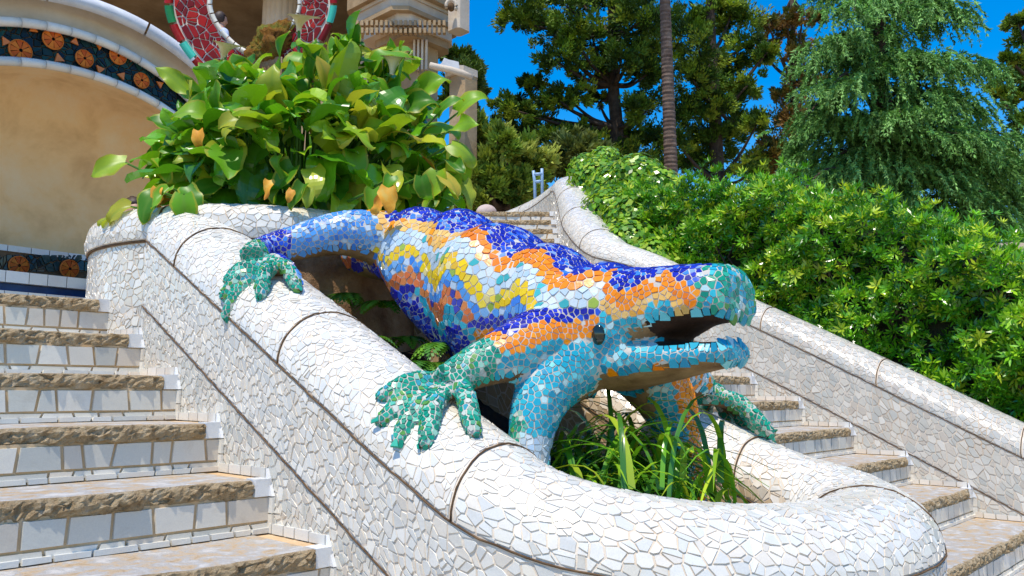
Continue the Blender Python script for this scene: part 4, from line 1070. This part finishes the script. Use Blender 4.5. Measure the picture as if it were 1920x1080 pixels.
ys = np.linspace(-2.3, 2.5, 30); P = np.array([[(4.74, y, hedge_bot(y)-.6), (4.76, y, hedge_top(y)-.35), (4.86, y, hedge_top(y)-.18), (5.2, y, hedge_top(y)-.12), (6., y, hedge_top(y)-.12), (6.1, y, hedge_top(y)-1.5)] for y in ys])
grid_mesh('shade_core', P, M['dark_core'], hedge)  # solid shell for inner foliage; blocks sky, gap shade in its colour
for k in range(7):
    y = rng.uniform(.8, 2.1); z = hedge_bot(y)+rng.uniform(.2, .5); b_ = np.array([4.7, y, z]); mesh('branch', *tube_vf([b_, b_+(-.06, .05, .12), b_+(-.1, .12*rng.uniform(-1, 1), .26)], (.009, .007, .004), 5), M['bark'], hedge)

# ivy-like shrub between hedge and upper balustrade
iv = empty('ivy_shrub'); tag(iv, 'bright ivy-like shrub between the upper balustrade and the hedge', 'shrub')
IV = [(.12, .28, .015), (.19, .38, .02), (.28, .46, .03), (.07, .18, .012), (.4, .5, .05)]
VV = []
for (x, y, D, r) in [(1120, 345, 8.6, .3), (1160, 370, 8.2, .36), (1195, 345, 8.0, .3), (1150, 420, 7.6, .36), (1195, 430, 7.2, .36), (1180, 480, 6.9, .34), (1230, 370, 7.9, .3), (1135, 310, 9.4, .22), (1220, 500, 6.6, .25), (1100, 320, 10, .22)]:
    c = at(x, y, D+.25); k = int(1700*r/.3); v = rnd_dirs(rng, k); p = c+v*r*rng.uniform(.75, 1.05, (k, 1)); d = nrm(np.cross(v, rnd_dirs(rng, k))+v*.35+np.array([0, 0, -.4])); sd_ = nrm(np.cross(d, v)); VV.append(quads(p, d, sd_, rng.uniform(.045, .075, k), rng.uniform(.035, .06, k), .1))
    mesh('shade_core', *ellipsoid(c, (r*.72,)*3), M['dark_core'], iv, smooth=True)  # solid ball behind the leaves, coloured as their inner shade
VV = np.concatenate(VV); bigmesh('foliage', VV, 4, M['leaf'], iv, cpick(IV, len(VV)//4, rng))['kind'] = 'stuff'

# ------------------------------------------------------------------ calla lilies in the planter
lily = empty('calla_lily_clump'); tag(lily, 'big clump of broad green calla lily leaves in the round planter', 'calla lilies')
def lily_leaf(seed):
    g = np.random.default_rng(seed); n, m = 12, 9; L = g.uniform(.19, .27); W = L*g.uniform(.26, .38); V = []; ed = []; ve = []
    droop = g.uniform(.1, 1.5); fold = g.uniform(-.1, .55); wv = g.uniform(.1, .3); ph_ = g.uniform(0, 6, 4); tw = g.uniform(-.9, .9); fr = g.uniform(6, 12, 2); side_b = g.uniform(-.25, .25)
    py, pz, ang = 0., 0., g.uniform(-.2, .5)
    for i in range(n):
        t = i/(n-1); wd = W*(math.sin(math.pi*(t*.88+.1)**.75)**.8)*(1+.06*math.sin(t*17+ph_[2])) if i < n-1 else .001
        if i: ang -= droop*(.06+.16*t); py += math.cos(ang)*L/(n-1); pz += math.sin(ang)*L/(n-1)
        for j in range(m):
            u = j/(m-1)*2-1; back = -.1*L*max(0, abs(u)-.2)*(1-t)**2
            x = wd*u*(1-.12*abs(fold)); z = fold*abs(x)*(1-.4*t)+wv*W*math.sin(ph_[0 if u < 0 else 1]+t*fr[0 if u < 0 else 1])*abs(u)**1.8
            a = tw*t; V.append((x*math.cos(a)-z*math.sin(a)+side_b*L*t*t, py+back-math.sin(ang)*z, pz+x*math.sin(a)+z*math.cos(a)*math.cos(ang))); ed.append(abs(u)**3*.8 if i < n-1 else .9); ve.append(.4 if j == m//2 else (.12 if (i+j) % 3 == 0 else 0.))
    Fc = [(i*m+j, i*m+j+1, (i+1)*m+j+1, (i+1)*m+j) for i in range(n-1) for j in range(m-1)]
    o = mesh('leaf', V, Fc, M['lily'], None, smooth=True)
    for nm, vals in (('edge', ed), ('vein', ve)): a = o.data.attributes.new(nm, 'FLOAT', 'POINT'); a.data.foreach_set('value', np.array(vals, np.float32))
    me = o.data; bpy.data.objects.remove(o); return me
LV = [lily_leaf(60+k) for k in range(26)]
rng = np.random.default_rng(61); pc3 = np.array([PC[0], PC[1], PZ+.08])+RT*.14-FH*.03; stems = []
def add_leaf(base, direc, upv, scale, k, petiole_from=None):
    d = nrm(direc); x_ = nrm(np.cross(d, upv)); z_ = np.cross(x_, d); Mx = np.stack([x_, d, z_], 1)
    o = bpy.data.objects.new('leaf', LV[k % len(LV)]); o.rotation_euler = Matrix(Mx.tolist()).to_euler(); o.location = base; o.scale = (scale,)*3; link(o, lily)
    if petiole_from is not None:
        m_ = (petiole_from+base)/2; m_ = m_+np.array([0, 0, .1])*np.linalg.norm(base-petiole_from); m_[:2] = petiole_from[:2]*.6+m_[:2]*.4
        stems.append(tube_vf(catmull([petiole_from, m_, base], 4), np.linspace(.0095, .005, 9), 5, False))
cnt = 0; tries = 0; extra_V = []
while cnt < 800 and tries < 9000:
    tries += 1
    az = rng.uniform(0, 2*math.pi); out = np.array([math.cos(az), math.sin(az), 0]); face = -(out@FH)
    if face < -.1 and rng.random() < .75: continue
    h = rng.beta(1.35, 1.15); r = .53+.2*math.sin(math.pi*min(1, h+.05))-.26*max(0, h-.6); r *= 1-.16*max(0, -(out@RT))
    if rng.random() < .22: r *= rng.uniform(.3, .8); h = max(h, .65)
    top = .62+.16*max(0, out@RT)+(.1 if r < .5 else 0)
    b_ = pc3+out*r*rng.uniform(.82, 1)+np.array([0, 0, .05+top*h])
    d = out*rng.uniform(.3, .9)+RT*rng.normal(0, .5)+np.array([0, 0, (h-.45)*2.0+rng.normal(.0, .45)])
    u_ = nrm(np.array([0, 0, 1.])+out*.8+rng.normal(0, .35, 3)); root_ = pc3+out*rng.uniform(.1, .5)*np.array([1, 1, 0])+RT*rng.normal(0, .05)
    sc_ = rng.choice([rng.uniform(.28, .5), rng.uniform(.5, .8), rng.uniform(.7, .98)])
    if cnt < 262 and face > -.3: add_leaf(b_, d, u_, sc_, rng.integers(100), root_)
    else: extra_V.append((b_, d, u_, sc_*1.05, rng.integers(100)))
    cnt += 1
# leaves that lean out over the rim on the left, and tall ones
for (px, py, D, dx, dz, s_) in ((235, 305, 3.9, -1, -.25, .7), (345, 365, 3.35, .1, -1.2, .6), (318, 352, 3.4, -.3, -1, .6), (292, 358, 3.4, -.5, -.9, .6), (350, 350, 3.4, .4, -.8, .55), (245, 388, 3.5, -1, -.5, .6), (225, 398, 3.55, -.9, -.75, .6), (580, 352, 3.4, .1, -1.1, .45), (570, 345, 3.4, -.4, -1, .45), (700, 355, 3.3, .1, -1, .55), (735, 330, 3.5, -.2, -1, .6), (850, 330, 3.8, .2, -1.1, .7), (820, 320, 3.7, -.2, -1, .7), (870, 340, 3.8, .4, -1, .6), (790, 330, 3.6, .2, -1, .6), (840, 300, 3.8, .5, -.6, .7), (850, 240, 3.85, .5, .2, .75), (845, 270, 3.8, .6, -.2, .75), (860, 210, 4.0, .3, .4, .7), (830, 330, 3.7, .5, -.5, .7), (855, 290, 3.9, .4, -.8, .75), (820, 215, 3.9, .4, .6, .75), (560, 150, 4.0, .1, 1, .85), (470, 160, 4.0, -.3, 1, .75), (700, 130, 4.0, .8, .7, .95), (640, 140, 4.1, -.2, 1, .85), (720, 110, 4.1, .6, .8, .9), (410, 155, 4.0, -.5, .8, .75), (590, 130, 4.1, -.2, 1, .8), (760, 210, 3.9, .6, .5, .85), (800, 240, 3.9, .7, .3, .85), (740, 190, 3.9, .5, .8, .8), (790, 180, 4.0, .4, .6, .8), (350, 170, 3.9, -.7, .6, .7)):
    b_ = at(px, py, D); add_leaf(b_, RT*dx+np.array([0, 0, dz])-FH*.35, nrm(np.array([0, 0, .8])-FH*.9), s_, rng.integers(100), pc3+nrm((b_-pc3)*np.array([1, 1, 0]))*.45)
LC = [(.08, .25, .012), (.13, .35, .016), (.2, .44, .02), (.34, .5, .03), (.05, .16, .01), (.48, .5, .05)]
EV = []; EC = []
for b_, d, upv, s_, k in extra_V:
    d = nrm(d); x_ = nrm(np.cross(d, upv)); z_ = np.cross(x_, d); me = LV[k % len(LV)]; co_ = np.empty(len(me.vertices)*3, np.float32); me.vertices.foreach_get('co', co_)
    Q = (co_.reshape(-1, 3)*s_)@np.stack([x_, d, z_], 0)+b_; li = np.empty(len(me.loops), np.int32); me.loops.foreach_get('vertex_index', li); EV.append(Q[li]); EC.append(np.repeat(cpick(LC, 1, rng, .2), len(li)//4, 0))
bigmesh('leaf_mass', np.concatenate(EV), 4, M['leaf'], lily, np.concatenate(EC))['kind'] = 'stuff'
M['dry'] = mat_noise('dry_leaf', [(.3, (.5, .16, .015)), (.55, (.7, .34, .03)), (.75, (.62, .45, .1))], 14, .6, .2, 30, .004)
for px, py, D, dx, dz, s_, k in ((728, 352, 3.12, -.15, -1.2, .44, 3), (718, 372, 3.15, -.35, -1.1, .36, 8), (505, 338, 3.4, .1, -1, .42, 5), (372, 245, 3.5, .15, -1.1, .45, 11), (295, 352, 3.38, -.2, -1, .4, 2), (548, 355, 3.4, -.1, -1, .3, 7)):
    d = nrm(RT*dx+np.array([0, 0, dz])-FH*.3); x_ = nrm(np.cross(d, nrm(np.array([0, 0, .6])-FH))); z_ = np.cross(x_, d); me = LV[k].copy(); me.materials.clear(); me.materials.append(M['dry'])
    o = bpy.data.objects.new('leaf', me); o.rotation_euler = Matrix(np.stack([x_, d, z_], 1).tolist()).to_euler(); o.location = at(px, py, D); o.scale = (s_,)*3; link(o, lily); o['label'] = 'withered orange leaf'
V, Fc = join(stems); mesh('stems', V, Fc, M['stem'], lily, smooth=True)['kind'] = 'stuff'
M['spathe'] = mat_noise('spathe', [(.3, (.75, .5, .12)), (.6, (.82, .76, .6))], 9, .5, .1, 30, .002)
def flower(px, py, D, tilt):
    b_ = at(px, py, D); V = []; n, m = 8, 18; axz = nrm(np.array([0, 0, 1.])+RT*tilt-FH*.3); _, u, v = frame(axz, FH)
    for i in range(n):
        t = i/(n-1); r = .012+.05*t**2.2
        for k in range(m):
            a = 2*math.pi*k/m; ext = .05*max(0, math.cos(a))**4*t**3; V.append(b_+axz*(t*.1-.02*t**6+.02*ext)+(u*math.cos(a)+v*math.sin(a))*(r+ext))
    Fc = [(i*m+k, i*m+(k+1) % m, (i+1)*m+(k+1) % m, (i+1)*m+k) for i in range(n-1) for k in range(m)]
    o = mesh('flower', V, Fc, M['spathe'], lily, smooth=True); stm = tube_vf(catmull([pc3+(b_-pc3)*np.array([.6, .6, 0]), (pc3+b_)/2, b_+axz*.02], 4), .008, 6); mesh('flower_stem', *stm, M['stem'], lily, smooth=True)
for f_ in ((418, 112, 4.1, .2), (735, 140, 3.9, .1), (650, 165, 3.9, -.2), (560, 60, 4.3, .1)): flower(*f_)

# ------------------------------------------------------------------ plants inside the basin
ys = np.linspace(-.86, 1.0, 30); xs = np.linspace(.34, 1.17, 10); P = np.array([[(x_, y_, max(-.12, .1+.51*y_)+.02*math.sin(x_*20+y_*13)) for x_ in xs] for y_ in ys]); grid_mesh('soil', P, M['soil'], basin)
gr = empty('strap_leaf_grass'); tag(gr, 'tuft of long green strap leaves in the basin under the lizard', 'grass tuft')
rng = np.random.default_rng(71); GC = [(.08, .24, .02), (.14, .34, .025), (.26, .44, .03), (.42, .52, .05), (.06, .18, .03)]
for k in range(520):
    b_ = np.array([rng.uniform(.48, .98), rng.uniform(-.76, -.2), -.03+.2*rng.random()]); a = rng.uniform(0, 2*math.pi); o_ = np.array([math.cos(a), math.sin(a), 0])-FH*.25+RT*.1; L = rng.uniform(.28, .56); n = 8; P = []; wd = rng.uniform(.0055, .0105)
    o_ = nrm(o_); sd = np.cross(o_, (0, 0, 1)); lift = rng.uniform(.5, 1.25)
    te = b_+o_*L*.8
    if te[0] > 1.14 or te[1] < -.86 or te[0] < .4: continue
    for i in range(n):
        t = i/(n-1); c = b_+o_*L*(.15*t+.65*t*t)+np.array([0, 0, 1])*L*(lift*t-.75*t**2.4); ww = wd*(1-t**3)+.0004
        P.append([c-sd*ww+np.array([0, 0, .002]), c, c+sd*ww+np.array([0, 0, .002])])
    o = grid_mesh('blade', np.array(P), M['leaf'], gr); a_ = o.data.attributes.new('Col', 'FLOAT_COLOR', 'FACE'); c4 = np.ones((len(o.data.polygons), 4), np.float32); c4[:, :3] = cpick(GC, 1, rng, .2); a_.data.foreach_set('color', c4.ravel())
def fern(p, label, nf, L, seed, up_=.7):
    g = np.random.default_rng(seed); root = empty('fern'); tag(root, label, 'fern')
    for k in range(nf):
        a = g.uniform(0, 6.28); o_ = nrm(np.array([math.cos(a), math.sin(a), 0])-FH*.6); s_ = np.linspace(0, 1, 13)[:, None]; l_ = L*g.uniform(.6, 1.1); q = np.asarray(p)+o_*s_*l_*.8+np.array([0, 0, 1])*l_*(up_*s_-.9*s_**2); d0 = nrm(np.gradient(q, axis=0)); sd = nrm(np.cross(d0, (0, 0, 1))); VV = []
        for sg in (-1, 1): VV.append(quads(q, nrm(sd*sg+d0*.4+np.array([0, 0, -.2])), d0, .055*np.sin(np.pi*(s_[:, 0]*.85+.15))*l_/.2+.008, np.full(13, .016)))
        VV = np.concatenate(VV); bigmesh('frond', VV, 4, M['leaf'], root, cpick([(.09, .24, .03), (.16, .34, .04), (.26, .42, .05), (.05, .16, .02)], 1, g, .2).repeat(len(VV)//4, 0))
def basin_pt(px, py, X):
    r = FW+RT*(px-960)/F-UP*(py-540)/F; return CAM+r*((X-CAM[0])/r[0])
for px, py, X, lab, nf, L in ((650, 560, .62, 'sunlit bright fern on the basin wall beside the hind foot', 12, .16), (720, 575, .72, 'fern hanging below the hip of the lizard', 10, .18), (690, 640, .6, 'yellow-green fern lower down in the dark of the basin', 9, .15), (800, 690, .5, 'fern poking up beside the upper arm of the lizard', 10, .17), (835, 655, .62, 'fern in shade under the flank of the lizard', 9, .17), (760, 640, .75, 'dark fern deepest in the basin shade', 9, .16)):
    fern(basin_pt(px, py, X), lab, nf, L, int(px))
# ------------------------------------------------------------------ people and small things
def solid(name, col, rough=.7):
    m, n, l, b = new_mat(name); t = noise(n, l, 30, 3, .6); l.new(ramp(n, l, t.outputs[0], [(.3, tuple(.8*c for c in col)), (.7, col)]), b.inputs['Base Color']); b.inputs['Roughness'].default_value = rough; return m
M['skin'] = solid('skin', (.55, .3, .2), .5); M['hair'] = solid('dark_hair', (.04, .02, .012), .6)
def skin_body(V, E, rad, mats, matf, parent, name='body'):
    me = bpy.data.meshes.new(name); me.from_pydata([tuple(map(float, v)) for v in V], E, []); o = bpy.data.objects.new(name, me); COL.objects.link(o)
    m = o.modifiers.new('skin', 'SKIN'); m.use_smooth_shade = True
    for i, r in enumerate(rad): me.skin_vertices[0].data[i].radius = (r, r)
    me.skin_vertices[0].data[0].use_root = True
    s = o.modifiers.new('sub', 'SUBSURF'); s.levels = 2; s.render_levels = 2
    dg = bpy.context.evaluated_depsgraph_get(); dg.update(); res = bpy.data.meshes.new_from_object(o.evaluated_get(dg)); bpy.data.objects.remove(o)
    res.materials.clear()
    for k in mats: res.materials.append(k)
    for p in res.polygons: p.material_index = matf(np.array(p.center)); p.use_smooth = True
    return link(bpy.data.objects.new(name, res), parent)
def person(label, org, yaw, top, trousers, J, zsh, zhip, arm_bare=True):
    """J: joint dict in a local frame x=side, y=forward, z=up"""
    root = empty('person'); tag(root, label, 'person'); c, s = math.cos(yaw), math.sin(yaw); ax = np.array([(c, s, 0), (-s, c, 0), (0, 0, 1.)]); org = np.asarray(org)
    order = ['pelvis', 'waist', 'chest', 'neck', 'head', 'shl', 'ell', 'wrl', 'hal', 'shr', 'elr', 'wrr', 'har', 'hil', 'knl', 'anl', 'tol', 'hir', 'knr', 'anr', 'tor']
    rad = dict(pelvis=.13, waist=.115, chest=.13, neck=.055, head=.075, shl=.065, ell=.042, wrl=.03, hal=.03, hil=.085, knl=.06, anl=.042, tol=.035)
    for k in list(rad):
        if k.endswith('l') and k[:-1]+'r' not in rad and k not in ('pelvis',): rad[k[:-1]+'r'] = rad[k]
    E = [('pelvis', 'waist'), ('waist', 'chest'), ('chest', 'neck'), ('neck', 'head'), ('chest', 'shl'), ('shl', 'ell'), ('ell', 'wrl'), ('wrl', 'hal'), ('chest', 'shr'), ('shr', 'elr'), ('elr', 'wrr'), ('wrr', 'har'), ('pelvis', 'hil'), ('hil', 'knl'), ('knl', 'anl'), ('anl', 'tol'), ('pelvis', 'hir'), ('hir', 'knr'), ('knr', 'anr'), ('anr', 'tor')]
    loc = np.array([J[k] for k in order]); W = loc@ax+org; ii = {k: i for i, k in enumerate(order)}
    def mf(p):
        l_ = (p-org)@ax.T; d = np.linalg.norm(loc-l_, axis=1); k = order[int(np.argmin(d))]
        if k in ('head', 'neck', 'hal', 'har', 'wrl', 'wrr'): return 0
        if arm_bare and k in ('ell', 'elr'): return 0
        if k in ('pelvis', 'hil', 'hir', 'knl', 'knr', 'anl', 'anr', 'tol', 'tor'): return 2
        return 1
    skin_body(W, [(ii[a], ii[b]) for a, b in E], [rad[k] for k in order], [M['skin'], top, trousers], mf, root)
    hp = W[ii['head']]+np.array([0, 0, .035]); mesh('head', *ellipsoid(hp, (.078, .095, .115), ax, 20, 14), M['skin'], root, smooth=True)
    V, Fc = ellipsoid(hp+np.array([0, 0, .022])-ax[1]*.018, (.09, .105, .118), ax, 22, 16); V = np.array(V); l_ = (V-hp)@ax.T; V = V-np.outer(np.where((l_[:, 1] > .03) & (l_[:, 2] < .06), .05, 0), ax[1])*1.2
    mesh('hair', V+np.random.default_rng(2).normal(0, .002, V.shape), Fc, M['hair'], root, smooth=True)
    mesh('nose', *ellipsoid(hp+ax[1]*.095-np.array([0, 0, .012]), (.012, .02, .02), ax, 8, 6), M['skin'], root, smooth=True)
    for sg in (-1, 1): mesh('eye', *ellipsoid(hp+ax[1]*.083+ax[0]*sg*.03+np.array([0, 0, .012]), (.011, .008, .008), ax, 8, 6), M['eye'], root, smooth=True)
    for h_, e_ in (('hal', 'wrl'), ('har', 'wrr')):
        p0, p1 = W[ii[h_]], W[ii[e_]]; d = nrm(p0-p1); _, u, v = frame(d)
        for k in range(5):
            q = p0+u*(k-2)*.014; e = q+d*(.055 if k else .03)+u*(.02*(k == 0)*-1); mesh('finger', *tube_vf([q-d*.02, q+d*.02, e-v*.008, e+d*.012-v*.02], (.009, .009, .008, .005), 6), M['skin'], root, smooth=True)
    return root
STAND = dict(pelvis=(0, 0, .92), waist=(0, 0, 1.08), chest=(0, .0, 1.32), neck=(0, .0, 1.48), head=(0, .02, 1.6), shl=(-.18, 0, 1.4), ell=(-.25, .0, 1.13), wrl=(-.27, .1, .9), hal=(-.27, .14, .83), shr=(.18, 0, 1.4), elr=(.25, 0, 1.13), wrr=(.27, .1, .9), har=(.27, .14, .83), hil=(-.1, 0, .86), knl=(-.11, .02, .48), anl=(-.11, 0, .08), tol=(-.12, .14, .03), hir=(.1, 0, .86), knr=(.11, .02, .48), anr=(.11, 0, .08), tor=(.12, .14, .03))
SIT = dict(pelvis=(0, 0, .12), waist=(0, .05, .26), chest=(0, .18, .46), neck=(0, .28, .58), head=(0, .34, .66), shl=(-.17, .2, .5), ell=(-.24, .3, .26), wrl=(-.18, .46, .14), hal=(-.16, .53, .12), shr=(.17, .2, .5), elr=(.24, .3, .26), wrr=(.18, .46, .14), har=(.16, .53, .12), hil=(-.1, .05, .1), knl=(-.13, .45, .08), anl=(-.13, .42, -.34), tol=(-.14, .56, -.4), hir=(.1, .05, .1), knr=(.13, .45, .08), anr=(.13, .42, -.34), tor=(.14, .56, -.4))
LK = math.atan2(-(-FH[0]), -FH[1])          # yaw that faces the camera
M['blue_print'] = mat_noise('blue_printed_cloth', [(.4, (.02, .04, .22)), (.5, (.5, .6, .7)), (.6, (.05, .12, .4))], 60, .8, .2, 60, .003)
M['black_cloth'] = solid('black_cloth', (.012, .012, .014)); M['pale_shirt'] = solid('pale_blue_shirt', (.5, .58, .78)); M['white_shirt'] = solid('white_cloth', (.7, .72, .78)); M['denim'] = solid('dark_blue_cloth', (.03, .05, .12)); M['beige_cloth'] = solid('beige_cloth', (.4, .32, .24))
sp = onv(212, 520, BD-.05, NF); person('seated person in blue printed top and black trousers at the planter edge', (sp[0], sp[1], onv(60, 512, BD, NF)[2]-.2), LK+.8, M['blue_print'], M['black_cloth'], SIT, .5, .12)
TZ = onv(0, 190, 12.2)[2]
for px, D, yw, tp, tr_, lab in ((412, 12.9, LK+2.4, 'pale_shirt', 'beige_cloth', 'standing visitor in pale blue shirt seen through the red ring'), (545, 13.4, LK+.6, 'white_shirt', 'denim', 'dark haired visitor in white top at the right inside of the ring')):
    p = onv(px, 60, D); person(lab, (p[0], p[1], TZ), yw, M[tp], M[tr_], STAND, 1.4, .92)
# pale blue barrier and rounded stone at the head of the upper stairs
br = empty('metal_barrier'); tag(br, 'pale blue metal barrier posts behind the top of the upper stairs', 'barrier'); M['blue_metal'] = solid('pale_blue_paint', (.3, .45, .65), .4)
for (xa, ya, xb, yb, r) in ((1000, 320, 1005, 362, .02), (1016, 316, 1017, 356, .02)): mesh('post', *tube_vf([at(xa, ya, 10.9), at((xa+xb)/2, (ya+yb)/2, 10.9), np.array([*at(xb, yb, 10.9)[:2], 2.3])], r, 8), M['blue_metal'], br, smooth=True)
for ya in (327, 341): mesh('rail', *tube_vf([at(1001, ya, 10.9), at(1017, ya-1, 10.9)], .022, 8), M['blue_metal'], br, smooth=True)
M['pink_stone'] = mat_noise('pale_pink_stone', [(.3, (.5, .36, .3)), (.7, (.62, .5, .44))], 9, .9, .3, 50, .006)
dm = empty('rounded_stone'); tag(dm, 'low rounded pinkish stone on the left of the upper stair top', 'stone'); c = at(912, 398, 9.6)
V, Fc = ellipsoid(c, (.12, .12, .09)); V2, F2 = tube_vf([c-np.array([0, 0, .25]), c-np.array([0, 0, .02])], (.13, .115), 16); mesh('dome', V, Fc, M['pink_stone'], dm, smooth=True); mesh('foot', V2, F2, M['pink_stone'], dm, smooth=True)
